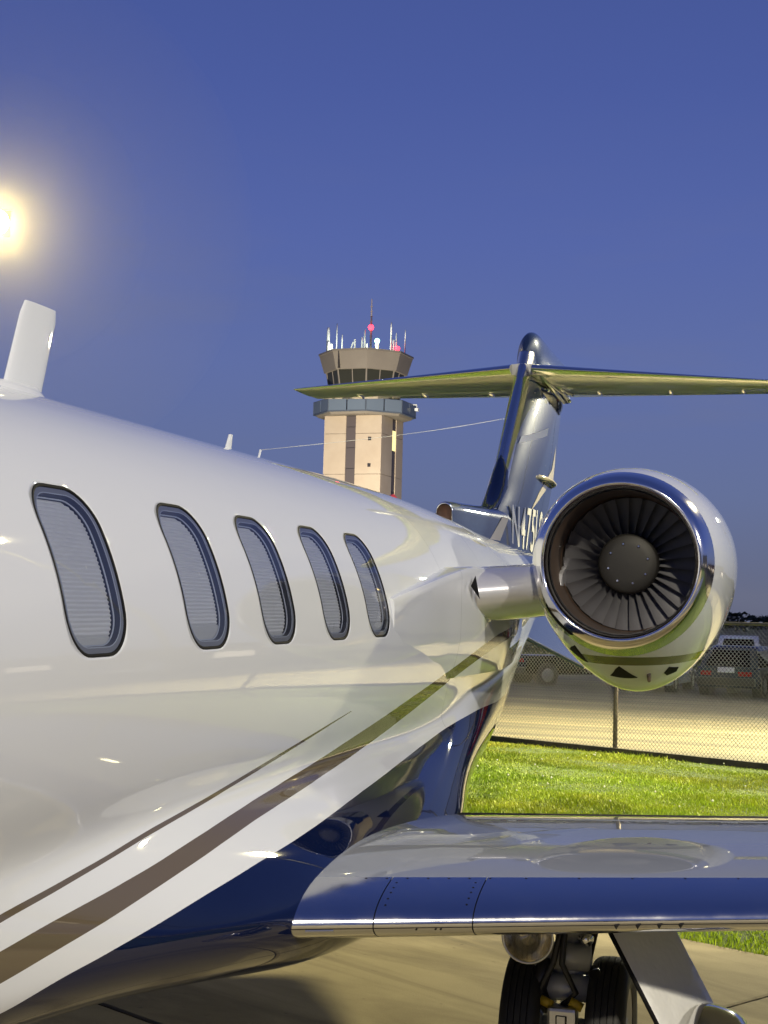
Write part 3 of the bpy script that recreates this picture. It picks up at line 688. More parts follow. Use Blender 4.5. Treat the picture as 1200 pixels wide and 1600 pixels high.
for k, yc in enumerate(WINY):
    seg.append(list(np.linspace(yc-PYW, yc+PYW, 17))); 
    nxt = WINY[k+1]-PYW if k+1 < len(WINY) else 12.0
    n = max(2, int(round((nxt-(yc+PYW))/.04))); seg.append(list(np.linspace(yc+PYW, nxt, n+1))[1:-1])
seg.append(list(np.arange(12.0, 16.21, .08)))
yl = [q for s_ in seg for q in s_]; yl = np.array(yl); ny = len(yl)
YY, PP = np.meshgrid(yl, np.radians(phl), indexing='ij')
bx_, bz_ = body_r(YY, PP)
V = np.stack([bx_, YY, bz_], -1).reshape(-1, 3).tolist()
starts = {int(np.argmin(abs(yl-(yc-PYW)))): yc for yc in WINY}
skip = set()
for j0 in starts:
    for j in range(j0, j0+16):
        for i in range(i0, i1): skip.add((j, i))
Fc = [(j*nph+i, j*nph+(i+1) % nph, (j+1)*nph+(i+1) % nph, (j+1)*nph+i) for j in range(ny-1) for i in range(nph) if (j, i) not in skip]
Fc = [q[::-1] for q in Fc]
THW = None
for j0, yc in starts.items():
    per = [(j, i0) for j in range(j0, j0+16)] + [(j0+16, i) for i in range(i0, i1)] + [(j, i1) for j in range(j0+16, j0, -1)] + [(j0, i) for i in range(i1, i0, -1)]
    prev = [j*nph+i for j, i in per]
    sa = np.array([(yl[j]-yc, RF*R_(phl[i]-PHC)) for j, i in per]); th = np.arctan2(sa[:, 1], sa[:, 0])
    if THW is None: THW = th
    ro = rr_radius(th, HW, HH, RC); oa = np.stack([ro*np.cos(th), ro*np.sin(th)], 1)
    for lam in (.3, .6, .85, 1.):
        cur = []
        for (s0, a0), (s1, a1) in zip(sa, oa):
            a = a0+(a1-a0)*lam; s = s0 + (s1-s0)*lam; ss = s - .035*(a/HH)*.35*lam; ph = R_(PHC)+a/RF
            cur.append(len(V)); V.append([RF*cos(ph), yc+ss, ZC+RF*sin(ph)])
        n = len(per)
        Fc += [(prev[k], prev[(k+1) % n], cur[(k+1) % n], cur[k]) for k in range(n)]
        prev = cur
    # edge return of the skin
    cur = []
    for (s1, a1) in oa: cur.append(len(V)); V.append(list(cylpt(yc, s1, a1, .012)))
    Fc += [(prev[k], prev[(k+1) % n], cur[(k+1) % n], cur[k]) for k in range(n)]

# livery: boundary heights as curves of y
LIV = dict(
 navy=[(0, 0.55), (2, 0.74), (3.231, 0.845), (3.268, 0.855), (3.306, 0.864), (3.347, 0.873), (3.391, 0.881), (3.437, 0.889), (3.485, 0.895), (3.535, 0.9), (3.586, 0.908), (3.639, 0.916), (3.694, 0.923), (3.75, 0.931), (3.809, 0.939), (3.869, 0.948), (3.9, 0.953), (3.932, 0.958), (3.965, 0.963), (3.998, 0.968), (4.032, 0.973), (4.067, 0.978), (4.102, 0.983), (4.139, 0.987), (4.177, 0.992), (4.217, 0.996), (4.258, 1.001), (4.301, 1.006), (4.346, 1.01), (4.393, 1.015), (4.44, 1.019), (4.49, 1.023), (4.542, 1.027), (4.596, 1.031), (4.654, 1.035), (4.715, 1.039), (4.779, 1.044), (4.849, 1.048), (4.925, 1.052), (5.007, 1.056), (5.094, 1.06), (5.187, 1.064), (5.285, 1.068), (5.386, 1.073), (5.491, 1.077), (5.601, 1.082), (5.717, 1.086), (5.839, 1.09), (5.966, 1.095), (6.099, 1.1), (6.237, 1.106), (6.379, 1.112), (6.526, 1.119), (6.679, 1.126), (6.834, 1.134), (6.982, 1.142), (7.123, 1.152), (7.26, 1.164), (7.393, 1.176), (7.519, 1.187), (7.646, 1.196), (7.783, 1.205), (7.934, 1.213), (8.106, 1.221), (8.313, 1.224), (8.55, 1.223), (8.829, 1.22), (10.5, 1.26), (11.8, 1.5), (13, 1.9), (16, 2.6)],
 s1t=[(0, 0.5), (2, 0.85), (3.165, 0.999), (3.214, 1.005), (3.264, 1.012), (3.317, 1.019), (3.371, 1.025), (3.427, 1.031), (3.485, 1.037), (3.544, 1.043), (3.575, 1.046), (3.606, 1.049), (3.639, 1.052), (3.671, 1.056), (3.705, 1.06), (3.739, 1.064), (3.774, 1.067), (3.809, 1.071), (3.846, 1.075), (3.883, 1.079), (3.921, 1.084), (3.961, 1.089), (4.003, 1.094), (4.045, 1.099), (4.089, 1.104), (4.135, 1.109), (4.183, 1.114), (4.233, 1.118), (4.286, 1.123), (4.341, 1.128), (4.399, 1.132), (4.46, 1.137), (4.523, 1.141), (4.589, 1.145), (4.657, 1.15), (4.728, 1.154), (4.8, 1.158), (4.874, 1.162), (4.951, 1.166), (5.029, 1.171), (5.107, 1.176), (5.186, 1.181), (5.266, 1.186), (5.345, 1.192), (5.424, 1.199), (5.502, 1.206), (5.58, 1.214), (5.657, 1.223), (5.734, 1.233), (5.811, 1.242), (5.888, 1.253), (5.965, 1.263), (6.044, 1.274), (6.125, 1.285), (6.208, 1.297), (6.294, 1.309), (6.383, 1.322), (6.475, 1.335), (6.571, 1.349), (6.671, 1.363), (6.775, 1.377), (6.884, 1.391), (6.996, 1.406), (7.114, 1.422), (7.236, 1.438), (7.346, 1.455), (7.433, 1.475), (7.525, 1.496), (7.619, 1.518), (7.723, 1.54), (7.833, 1.562), (7.956, 1.584), (8.083, 1.606), (8.225, 1.629), (10.5, 1.82), (16, 2.2)],
 s1b=[(0, 0.4), (2, 0.78), (3.178, 0.924), (3.222, 0.931), (3.268, 0.939), (3.315, 0.946), (3.365, 0.954), (3.416, 0.961), (3.469, 0.969), (3.523, 0.976), (3.58, 0.984), (3.64, 0.993), (3.671, 0.998), (3.702, 1.003), (3.734, 1.008), (3.767, 1.013), (3.801, 1.018), (3.835, 1.023), (3.87, 1.028), (3.906, 1.034), (3.943, 1.039), (3.98, 1.045), (4.019, 1.05), (4.059, 1.056), (4.1, 1.061), (4.143, 1.067), (4.189, 1.073), (4.236, 1.079), (4.286, 1.085), (4.339, 1.09), (4.393, 1.096), (4.451, 1.101), (4.512, 1.107), (4.576, 1.112), (4.64, 1.116), (4.708, 1.12), (4.78, 1.124), (4.856, 1.128), (4.937, 1.131), (5.023, 1.135), (5.112, 1.138), (5.205, 1.142), (5.301, 1.146), (5.397, 1.151), (5.497, 1.156), (5.599, 1.161), (5.702, 1.167), (5.805, 1.173), (5.909, 1.18), (6.012, 1.189), (6.112, 1.199), (6.21, 1.209), (6.305, 1.22), (6.398, 1.233), (6.488, 1.247), (6.576, 1.262), (6.665, 1.278), (6.757, 1.295), (6.852, 1.311), (6.95, 1.329), (7.055, 1.346), (7.166, 1.365), (7.282, 1.383), (7.405, 1.402), (7.494, 1.422), (7.588, 1.443), (7.682, 1.464), (7.779, 1.485), (7.887, 1.507), (8.006, 1.527), (8.137, 1.548), (8.276, 1.569), (8.424, 1.59), (10.5, 1.72), (16, 2.1)],
 s2t=[(0, 0.7), (2, 0.92), (3.171, 1.079), (3.225, 1.085), (3.28, 1.09), (3.338, 1.096), (3.398, 1.101), (3.429, 1.105), (3.461, 1.108), (3.493, 1.111), (3.526, 1.115), (3.56, 1.118), (3.594, 1.121), (3.63, 1.125), (3.666, 1.128), (3.703, 1.132), (3.742, 1.136), (3.781, 1.141), (3.822, 1.145), (3.863, 1.149), (3.905, 1.154), (3.948, 1.158), (3.991, 1.162), (4.035, 1.166), (4.081, 1.17), (4.126, 1.173), (4.173, 1.177), (4.221, 1.182), (4.27, 1.186), (4.319, 1.19), (4.369, 1.195), (4.42, 1.2), (4.471, 1.206), (4.522, 1.212), (4.574, 1.218), (4.626, 1.224), (4.678, 1.231), (4.731, 1.238), (4.785, 1.245), (4.839, 1.252), (4.894, 1.26), (4.95, 1.267), (5.008, 1.275), (5.066, 1.283), (5.126, 1.291), (5.187, 1.299), (5.25, 1.308), (5.315, 1.316), (5.382, 1.325), (5.452, 1.334), (5.523, 1.343), (5.597, 1.352), (5.673, 1.361), (5.752, 1.371), (5.9, 1.3), (16, 1.3)],
 s2b=[(0, 0.66), (2, 0.9), (3.169, 1.061), (3.221, 1.068), (3.276, 1.074), (3.332, 1.08), (3.391, 1.086), (3.452, 1.094), (3.484, 1.097), (3.517, 1.101), (3.55, 1.105), (3.584, 1.108), (3.619, 1.112), (3.654, 1.116), (3.691, 1.12), (3.729, 1.124), (3.768, 1.128), (3.808, 1.132), (3.849, 1.137), (3.891, 1.141), (3.934, 1.145), (3.977, 1.149), (4.021, 1.153), (4.067, 1.157), (4.114, 1.161), (4.162, 1.165), (4.211, 1.169), (4.261, 1.173), (4.312, 1.178), (4.364, 1.182), (4.417, 1.187), (4.471, 1.193), (4.525, 1.199), (4.579, 1.205), (4.633, 1.211), (4.687, 1.217), (4.742, 1.224), (4.797, 1.231), (4.852, 1.239), (4.908, 1.246), (4.965, 1.254), (5.022, 1.263), (5.08, 1.271), (5.139, 1.28), (5.199, 1.289), (5.262, 1.298), (5.325, 1.307), (5.391, 1.317), (5.459, 1.327), (5.529, 1.337), (5.602, 1.347), (5.677, 1.357), (5.754, 1.368), (5.9, 1.33), (16, 1.33)])
#LIVERY-DATA#
liv = P('jet livery paint', WHITE, .55, coat=1); t, b = nodes(liv)
c_ = t.nodes.new('ShaderNodeTexCoord'); sx = t.nodes.new('ShaderNodeSeparateXYZ'); t.links.new(c_.outputs['Object'], sx.inputs[0])
def attr(k):
    n = t.nodes.new('ShaderNodeAttribute'); n.attribute_name = 'edge_' + k; return n.outputs['Fac']
def between(lo, hi): return mathn(t, 'MULTIPLY', mathn(t, 'GREATER_THAN', attr(lo), 0.), mathn(t, 'LESS_THAN', attr(hi), 0.))
def livery(o):
    """store, per vertex, the height above each paint edge (the edges are curves of the fuselage station y)"""
    co = np.zeros(len(o.data.vertices)*3); o.data.vertices.foreach_get('co', co); co = co.reshape(-1, 3)
    for k, pts in LIV.items():
        yy = np.arange(0, 16.01, .02); zz = np.interp(yy, [p[0] for p in pts], [p[1] for p in pts])
        ker = np.hanning(13); ker /= ker.sum(); zs = np.convolve(np.pad(zz, 6, 'edge'), ker, 'valid')
        if k[:2] == 's2': zs = np.where(yy > 5.6, zz, zs)
        at_ = o.data.attributes.new('edge_' + k, 'FLOAT', 'POINT'); at_.data.foreach_set('value', (co[:, 2] - np.interp(co[:, 1], yy, zs)).astype(np.float32))
c = mix(t, between('s1b', 's1t'), WHITE, TAUPE)
c = mix(t, between('s2b', 's2t'), c, TAUPE)
c = mix(t, mathn(t, 'LESS_THAN', attr('navy'), 0.), c, NAVY)
c = mix(t, mathn(t, 'GREATER_THAN', sx.outputs['Y'], 12.3), c, NAVY)
# skin seams
seam = None
for yy in (7.42, 8.62, 10.2):
    q = mathn(t, 'LESS_THAN', mathn(t, 'ABSOLUTE', mathn(t, 'SUBTRACT', sx.outputs['Y'], yy)), .0022)
    seam = q if seam is None else mathn(t, 'MAXIMUM', seam, q)
c = mix(t, mathn(t, 'MULTIPLY', seam, .45), c, (.05, .05, .05))
t.links.new(c, b.inputs['Base Color'])
wob = mathn(t, 'ADD', noise(t, 1.6, 2, .5, c_.outputs['Object']), mathn(t, 'MULTIPLY', noise(t, 6, 2, .5, c_.outputs['Object']), .12))
bump(t, b, wob, .045, .02, True)
fus = part((V, Fc), 'fuselage', liv, True); livery(fus)

# window assemblies as parts of the jet
def ring_pts(yc, inset, depth, hw=HW, hh=HH, rc=RC, th=None):
    th = THW if th is None else th
    ro = rr_radius(th, hw-inset, hh-inset, max(.03, rc-inset))
    return [cylpt(yc, r*cos(a), r*sin(a), depth) for r, a in zip(ro, th)]
def zeromesh(): return MB()
wparts = None
for wi, yc in enumerate(WINY):
    # window frame = dark gasket bead in the skin opening
    g = MB(); rings = [ring_pts(yc, i, d) for i, d in ((-.001, .002), (-.0005, -.0006), (.002, -.0012), (.0078, -.0002), (.0085, .004))]
    g.loft(rings, cap=False); wnd = part(g, 'window', M['black'], True); 
    # retainer ring under the pane, inner bead, reveal, shade and sill
    g = MB(); g.loft([ring_pts(yc, .0078, .0035), ring_pts(yc, .013, .0042), ring_pts(yc, .023, .0045)], cap=False); part(g, 'retainer_ring', M['ring'], True, wnd)
    g = MB(); g.loft([ring_pts(yc, .0215, .0046), ring_pts(yc, .023, .0034), ring_pts(yc, .0245, .0050)], cap=False); part(g, 'bead', M['bead'], True, wnd)
    g = MB(); g.loft([ring_pts(yc, .024, .005), ring_pts(yc, .027, .030), ring_pts(yc, .029, .045)], cap=False); part(g, 'reveal', M['reveal'], True, wnd)
    g = MB(); g.loft([ring_pts(yc, .026, .020), ring_pts(yc, .0285, .0185), ring_pts(yc, .030, .022)], cap=False); part(g, 'inner_bead', M['bead'], True, wnd)
    # pleated shade: zig-zag strip
    g = MB(); n = 66; a0, a1 = -HH*(.84, .80, .70, .86, .82, .74)[wi], HH*.98
    vv = []
    for k in range(n+1):
        a = a0 + (a1-a0)*k/n
        for s in np.linspace(-HW, HW, 7): vv.append(cylpt(yc, s, a, .028 + (.0035 if k % 2 else 0)))
    g.add(vv, [(k*7+j, k*7+j+1, (k+1)*7+j+1, (k+1)*7+j) for k in range(n) for j in range(6)])
    part(g, 'pleated_shade', M['shade'], False, wnd)
    g = MB(); vv = []
    for d, a in ((.027, a0+.006), (.024, a0), (.024, a0-.014), (.027, -HH*1.02)):
        for s in np.linspace(-HW, HW, 7): vv.append(cylpt(yc, s, a, d))
    g.add(vv, [(k*7+j, k*7+j+1, (k+1)*7+j+1, (k+1)*7+j) for k in range(3) for j in range(6)])
    part(g, 'shade_rail', M['sill'], False, wnd)
    # cabin backing
    g = MB(); vv = [cylpt(yc, s, a, .044) for a in np.linspace(-HH, HH, 6) for s in (-HW, HW)]
    g.add(vv, [(2*k, 2*k+1, 2*k+3, 2*k+2) for k in range(5)]); part(g, 'backing', M['black'], False, wnd)
    # glass pane, slightly crowned acrylic with thickness
    g = MB(); rings = [ring_pts(yc, .005 + (HW-.006)*q*.999, .004, ) if False else None for q in ()]
    ro = rr_radius(THW, HW-.006, HH-.006, RC-.006); rings = []
    for q in np.linspace(1, .02, 9): rings.append([cylpt(yc, r*q*cos(a), r*q*sin(a), .0014 - .0008*(1-q*q)) for r, a in zip(ro, THW)])
    g.loft(rings, cap=False); gp = part(g, 'glass_pane', M['glass'], True, wnd)

# wing ----------------------------------------------------------
def wle(x): return 4.43 + .31*(x-1.02)
def wte(x): return 6.77 + .125*(x-1.09)
def wpt(x, s, up, off=0.):
    """point on the wing surface, s = chord fraction"""
    c = wte(x)-wle(x); t_ = (.118 if up else .085)*(1 - .03*(x-1))
    yt = 5*t_*(.2969*math.sqrt(max(s, 0)) - .126*s - .3516*s*s + .2843*s**3 - .1036*s**4)*c
    z0 = .82 + .03*(x-1) + s*.035
    return Vector((x, wle(x) + s*c, z0 + (yt+off if up else -yt-off)))
def wing_mesh(x0, x1, s0u, s0l, nx=14, ns=34, off=0., sgn=1, s1=1.):
    xs_ = np.linspace(x0, x1, nx); rings = []
    for x in xs_:
        up = [s1 + (s0u-s1)*(1-cos(pi*k/ns/1))/2 if s0u > 0 else s1*(1+cos(pi*k/ns))/2 for k in range(ns+1)]
        lo = [s0l + (s1-s0l)*(1-cos(pi*k/ns))/2 for k in range(0 if s0l > 0 else 1, ns+1)]
        rings.append([wpt(x, s, True, off) for s in up] + [wpt(x, s, False, off) for s in lo])
    if sgn < 0: rings = [[Vector((-p.x, p.y, p.z)) for p in r] for r in rings]
    g = MB(); g.loft(rings, cap=False, closed=True); return g
wmat = P('light grey wing paint', (.22, .24, .29), .3, coat=1); t, b = nodes(wmat); v = objvec(t)
bump(t, b, noise(t, 2.0, 3, .5, v), .05, .03, True)
wing = part(wing_mesh(.5, 7.3, .10, .06, 40), 'wing', wmat, True)
fixn(wing); auto(wing, 50)
core = part(wing_mesh(.5, 7.28, 0, 0, 14, 24, -.008), 'wing_box', M['black'], True, wing)
lep = [(1.0, 1.276), (1.2795, 1.56), (1.5635, 3.4), (3.4035, 5.3), (5.3035, 7.3)]
def le_panel(x0, x1):
    xs_ = np.linspace(x0, x1, max(4, int((x1-x0)*8))); rings = []
    for x in xs_:
        up = [.0985*(1-k/22)**2 for k in range(23)]; lo = [.0585*(k/18)**2 for k in range(1, 19)]
        rings.append([wpt(x, s, True, .0004) for s in up] + [wpt(x, s, False, .0004) for s in lo])
    return MB().loft(rings, cap=False, closed=False)
for k, (a, b_) in enumerate(lep):
    o = part(le_panel(a, b_), 'leading_edge_panel', M['alu'], True, wing); fixn(o)
# fasteners along the seams
g = MB()
for x in list(np.arange(1.2, 1.62, .062)) + list(np.arange(1.68, 3.3, .16)):
    p = wpt(x, .093, True, .0008); g.disc(p, (0, -.35, 1), .0042, 8)
for x in (1.3, 1.535):
    for s in (.02, .033, .048, .062, .078):
        p = wpt(x + .31*0, s, True, .0008); q = wpt(x, s+.01, True, .0008); d = (q-p).normalized(); nrm = Vector((1, 0, 0)).cross(d); g.disc(p, nrm, .0038, 8)
for x in (1.40, 1.455, 1.47+.0):
    p = wpt(x, .0012, False, .001); g.disc(p, (0, -1, -.2), .0045, 8)
o = part(g, 'rivets', M['black'], False, wing); tag(o, kind='stuff')
g = MB(); x0, x1 = 1.085, 1.165
pp_ = [wpt(x, .0006, False, .0012) for x in (x0, x1)]
g.add([pp_[0], pp_[1], pp_[1]+Vector((0, 0, -.009)), pp_[0]+Vector((0, 0, -.009)), pp_[0]+Vector((0, -.004, -.004)), pp_[1]+Vector((0, -.004, -.004))], [(0, 1, 5, 4), (4, 5, 2, 3), (0, 4, 3), (1, 2, 5)])
part(g, 'access_tab', M['alu2'], False, wing)
for k in range(4):
    p = wpt(1.975 + k*.062, .0012, False, .0015); g = MB()
    g.add([p+Vector((-.011, -.002, .008)), p+Vector((.011, -.002, .008)), p+Vector((0, -.001, -.010)), p+Vector((0, -.006, .004))], [(0, 1, 3), (1, 2, 3), (2, 0, 3)])
    part(g, 'stall_tab', M['dark'], False, wing)
sw = part(wing_mesh(.5, 7.3, 0, 0, 20, 24, 0, -1), 'wing', wmat, True); fixn(sw); auto(sw, 50)

# engine nacelles -------------------------------------------------
NC = Vector((1.634, 7.69, 2.015))
NT = [0, .012, .04, .09, .13, .3, .6, .9, 1.3, 1.8, 2.3, 2.45]
NR = [.392, .412, .430, .446, .455, .487, .518, .530, .520, .46, .37, .34]
NB = [.392, .413, .433, .455, .472, .545, .640, .690, .665, .53, .38, .34]
def npt(t_, ph, off=0, sg=1):
    r = float(smooth_itp(t_, NT, NR)); rb = float(smooth_itp(t_, NT, NB)); k = (rb-r)
    s = sin(ph); c = cos(ph)
    x = (r+off)*c*(1 - (.9*k)*(s*s if s < 0 else 0)); z = ((r if s > 0 else rb)+off)*s
    return Vector((NC.x*sg + x*sg, NC.y + t_, NC.z + z))
cowlm = P('cowl paint', WHITE, .55, coat=1); t, b = nodes(cowlm)
c_ = t.nodes.new('ShaderNodeTexCoord'); sx = t.nodes.new('ShaderNodeSeparateXYZ'); t.links.new(c_.outputs['Object'], sx.inputs[0])
zz = mathn(t, 'SUBTRACT', sx.outputs['Z'], mathn(t, 'MULTIPLY', mathn(t, 'SUBTRACT', sx.outputs['Y'], 7.8), .05))
band = mathn(t, 'MULTIPLY', mathn(t, 'GREATER_THAN', zz, 1.485), mathn(t, 'LESS_THAN', zz, 1.535))
c = mix(t, band, WHITE, TAUPE); sm = mathn(t, 'LESS_THAN', mathn(t, 'ABSOLUTE', mathn(t, 'SUBTRACT', sx.outputs['Y'], 8.62)), .002)
c = mix(t, mathn(t, 'MULTIPLY', sm, .6), c, (.05, .05, .05))
t.links.new(c, b.inputs['Base Color']); bump(t, b, noise(t, 3.2, 3, .5, c_.outputs['Object']), .07, .03, True)
def ncow(sg):
    n = 96; tt = list(np.linspace(.135, .6, 12)) + list(np.linspace(.66, 2.45, 22)); g = MB()
    g.loft([[npt(q, 2*pi*k/n, 0, sg) for k in range(n)] for q in tt], cap=False)
    o = part(g, 'engine_nacelle', cowlm, True); fixn(o)
    g = MB(); tt = [.006, .002, 0, .002, .006, .012, .02, .03, .045, .065, .09, .11, .1335]
    prof = [(.10, .361), (.07, .363), (.045, .367), (.028, .372), (.016, .377), (.008, .382), (.003, .387)]
    rings = [[(NC.x*sg + r*cos(2*pi*k/n), NC.y+q, NC.z + r*sin(2*pi*k/n)) for k in range(n)] for q, r in prof]
    rings += [[npt(q, 2*pi*k/n*1.0, 0, sg) for k in range(n)] if sg > 0 else [npt(q, pi-2*pi*k/n, 0, sg) for k in range(n)] for q in (0, .004, .012, .025, .04, .065, .09, .115, .1335)]
    g.loft(rings, cap=False); l = part(g, 'inlet_lip', M['chromelip'], True, o); fixn(l)
    g = MB(); lathe(g, [(.10, .361), (.25, .356), (.45, .356), (.75, .36)], (NC.x*sg, NC.y, NC.z), (0, 1, 0), 72); part(g, 'inlet_duct', M['duct'], True, o)
    g = MB(); g.disc((NC.x*sg, NC.y+.8, NC.z), (0, -1, 0), .365, 48); part(g, 'stator_backing', M['black'], False, o)
    g = MB(); lathe(g, [(2.45, .34), (2.40, .325), (1.9, .30)], (NC.x*sg, NC.y, NC.z), (0, 1, 0), 48); g.disc((NC.x*sg, NC.y+1.95, NC.z), (0, 1, 0), .3, 32); part(g, 'exhaust', M['dark'], True, o)
    return o
M['chromelip'] = P('polished inlet lip', (.78, .77, .77), .10, metal=1)
t, b = nodes(M['chromelip']); bump(t, b, noise(t, 6, 3, .5, objvec(t)), .03, .01)
nac = ncow(1); ncow(-1)
# fan
FY_ = NC.y + .47; FRr = .352; HUB = .158
bl = []; nsec = 7
for i in range(nsec):
    q = i/(nsec-1); r = HUB*.93 + (FRr-.003-HUB*.93)*q; st = R_(24 + 38*q); ch = .098 + .022*q; camb = .010*(1-q*.5); sweep = .012*q*q
    loop = []
    for (u, th_) in ((-.5, 0), (-.3, .006), (0, .0075), (.3, .005), (.5, 0), (.3, -.001), (0, .0015), (-.3, .0)):
        cx = u*ch; cy = th_*(1-.5*q) + camb*(1-4*u*u)
        ax_ = cx*cos(st) + cy*sin(st); tg = -cx*sin(st) + cy*cos(st)      # axial, tangential
        a = tg/r
        loop.append((r*sin(a), ax_ + sweep, r*cos(a)))
    bl.append(loop)
bmesh_blade = MB().loft(bl)
NBL = 30; bd = None
for k in range(NBL):
    if bd is None:
        o = mesh('fan_blade', bmesh_blade.v, bmesh_blade.f, M['blade'], nac, True); fixn(o); auto(o, 50); bd = o.data
    else: o = bpy.data.objects.new('fan_blade', bd); COL.objects.link(o); o.parent = nac
    o.location = (NC.x, FY_, NC.z); o.rotation_euler = (0, 2*pi*k/NBL + .04, 0)
g = MB(); lathe(g, [(.13, HUB+.002), (-.045, HUB), (-.058, HUB-.004), (-.066, HUB-.014), (-.073, HUB*.6), (-.076, HUB*.25), (-.077, .001)], (NC.x, FY_, NC.z), (0, 1, 0), 48)
part(g, 'spinner', M['spinner'], True, nac)
g = MB(); lathe(g, [(-.07, .354), (-.062, .351), (-.05, .352)], (NC.x, FY_, NC.z), (0, 1, 0), 72); part(g, 'abradable_ring', P('bronze fan track', (.25, .15, .09), .35, metal=.6), True, nac)
for k in range(8):
    a = 2*pi*k/8 + .25; p = Vector((NC.x + .105*cos(a), FY_ - .0715, NC.z + .105*sin(a)))
    g = MB(); lathe(g, [(.004, .0075), (-.006, .0075), (-.008, .005), (-.008, .0005)], p, (0, 1, 0), 8); part(g, 'bolt', M['chrome'], False, nac)
# scoops and drains on the cowl underside
def cowl_decal(name, pts2, m, off=.0025, parent=None):
    n = len(pts2); ct = sum(p_[0] for p_ in pts2)/n; cp = sum(p_[1] for p_ in pts2)/n; dense = []
    for k in range(n):
        for q in (0, .25, .5, .75): dense.append((pts2[k][0]*(1-q) + pts2[(k+1) % n][0]*q, pts2[k][1]*(1-q) + pts2[(k+1) % n][1]*q))
    n = len(dense); rg = [[npt(ct+(t_-ct)*s_, R_(cp+(p_-cp)*s_), o_) for t_, p_ in dense] for s_, o_ in ((1, -.01), (1, off), (.66, off), (.33, off), (.02, off))]
    return fixn(part(MB().loft(rg), name, m, False, nac))
cowl_decal('air_scoop', [(.26, -93), (.31, -90), (.38, -86.5), (.44, -83.5), (.44, -92), (.44, -101), (.38, -98.5), (.31, -96)], M['black'])
cowl_decal('air_scoop', [(.20, -122), (.26, -118.5), (.32, -116.5), (.37, -115), (.37, -122), (.37, -128), (.29, -126)], M['black'])
cowl_decal('air_scoop', [(.44, -63), (.56, -58), (.62, -60), (.58, -66), (.50, -67)], M['black'])
g = MB(); p = npt(.42, R_(-76)); g.tube([p+Vector((0, 0, .01)), p+Vector((0, .02, -.035)), p+Vector((0, .07, -.04))], [.012, .010, .006], 8); part(g, 'drain_mast', M['taupe'], True, nac)
g = MB(); p = npt(.02, R_(-128)); 
cowl_decal('inlet_probe_panel', [(.03, -150), (.05, -149), (.075, -135), (.075, -124), (.045, -122), (.03, -135)], M['black'], .0015)

# pylon
pym = P('pylon metal', (.60, .60, .63), .34, metal=.45, coat=.7); t, b = nodes(pym); bump(t, b, noise(t, 4, 3, .5, objvec(t)), .04, .02)
rings = []
for x in np.linspace(.45, 1.30, 14):
    q = (x-.85)/.35; le = 7.60 + .30*max(q, -.6)*1.0; te = 10.1; zc0 = 1.835 + .045*min(max(q, 0), 1.2); hh_ = .145
    loop = []
    for k in range(40):
        a = 2*pi*k/40; u = (1-cos(a))/2; th_ = 5*.105*(.2969*math.sqrt(u) - .126*u - .3516*u*u + .2843*u**3 - .1036*u**4)*(te-le)
        th_ = min(th_*1.25, hh_) if u < .5 else min(th_*1.25, hh_)
        loop.append((x, le + u*(te-le), zc0 + (th_ if a < pi else -th_)))
    rings.append(loop)
py = part(MB().loft(rings), 'engine_pylon', pym, True); fixn(py); auto(py, 50)
rings = [[(-p[0], p[1], p[2]) for p in r] for r in rings]
py2 = part(MB().loft(rings), 'engine_pylon', pym, True); fixn(py2); auto(py2, 50)
# root fairing of the pylon
rings = []
for y_ in np.linspace(6.28, 9.9, 38):
    zt = float(np.interp(y_, [6.2, 7.6, 9.9], [1.80, 1.975, 2.0])); bx = body_pt(y_, 0).x
    xo = bx + float(np.interp(y_, [6.28, 7.2, 7.8, 8.5, 9.9], [-.003, .022, .065, .10, .02])); zb = 1.62
    rings.append([(xo-.30, y_, zt-.01), (xo-.03, y_, zt), (xo-.010, y_, zt-.004), (xo-.002, y_, zt-.016), (xo, y_, zt-.04), (xo, y_, (zt+zb)/2), (xo-.001, y_, zb), (xo-.02, y_, zb-.10), (xo-.05, y_, zb-.2), (xo-.3, y_, zb-.2)])
pf = part(MB().loft(rings), 'pylon_fairing', liv, True); fixn(pf); auto(pf, 30); livery(pf)
cowl = None
g = MB(); a = Vector((.985, 7.62, 1.92)) 
part(MB().add([(.927, 7.60, 1.93), (.940, 7.575, 1.87), (.952, 7.60, 1.81), (.918, 7.53, 1.875)], [(0, 3, 1), (3, 2, 1), (0, 1, 2)]), 'pylon_scoop', M['black'])

# fin -------------------------------------------------------------
def fle(z): return float(np.interp(z, [1.9, 2.55, 2.75, 3.25, 3.98, 4.4], [11.6, 12.35, 12.75, 13.24, 13.97, 14.33]))
def fte(z): return float(np.interp(z, [1.9, 2.386, 2.72, 3.155, 3.995, 4.4], [15.1, 15.43, 15.62, 16.05, 16.5, 16.7]))
def fx(s, z):
    t_ = .105 if z < 3 else .105
    hw_ = 5*t_*(.2969*math.sqrt(max(s, 0)) - .126*s - .3516*s*s + .2843*s**3 - .1036*s**4)*2.35
    return hw_
def fin_x(y, z):
    s = (y-fle(z))/(fte(z)-fle(z)); return fx(min(max(s, 0), 1), z)
def fin_mesh(z0, z1, s0, s1, nz=26, ns=22, off=0.):
    rings = []
    for z in np.linspace(z0, z1, nz):
        c = fte(z)-fle(z); ss = [s0 + (s1-s0)*(1-cos(pi*k/ns))/2 for k in range(ns+1)]
        L = [(fx(s, z)+off, fle(z)+s*c - off*(1 if s < .01 else 0), z) for s in ss]; Rr = [(-x, y, z) for x, y, z in L[::-1]]
        if s0 == 0: Rr = Rr[:-1]
        rings.append(L + Rr)
    return MB().loft(rings, cap=True)
fin = part(fin_mesh(2.0, 4.12, .055, .74), 'fin', M['navyfin'], True); fixn(fin); auto(fin, 50)
lem = part(fin_mesh(2.72, 4.14, 0, .0545, 30, 12, .001), 'fin_leading_edge', M['alu'], True, fin); fixn(lem); auto(lem, 60)
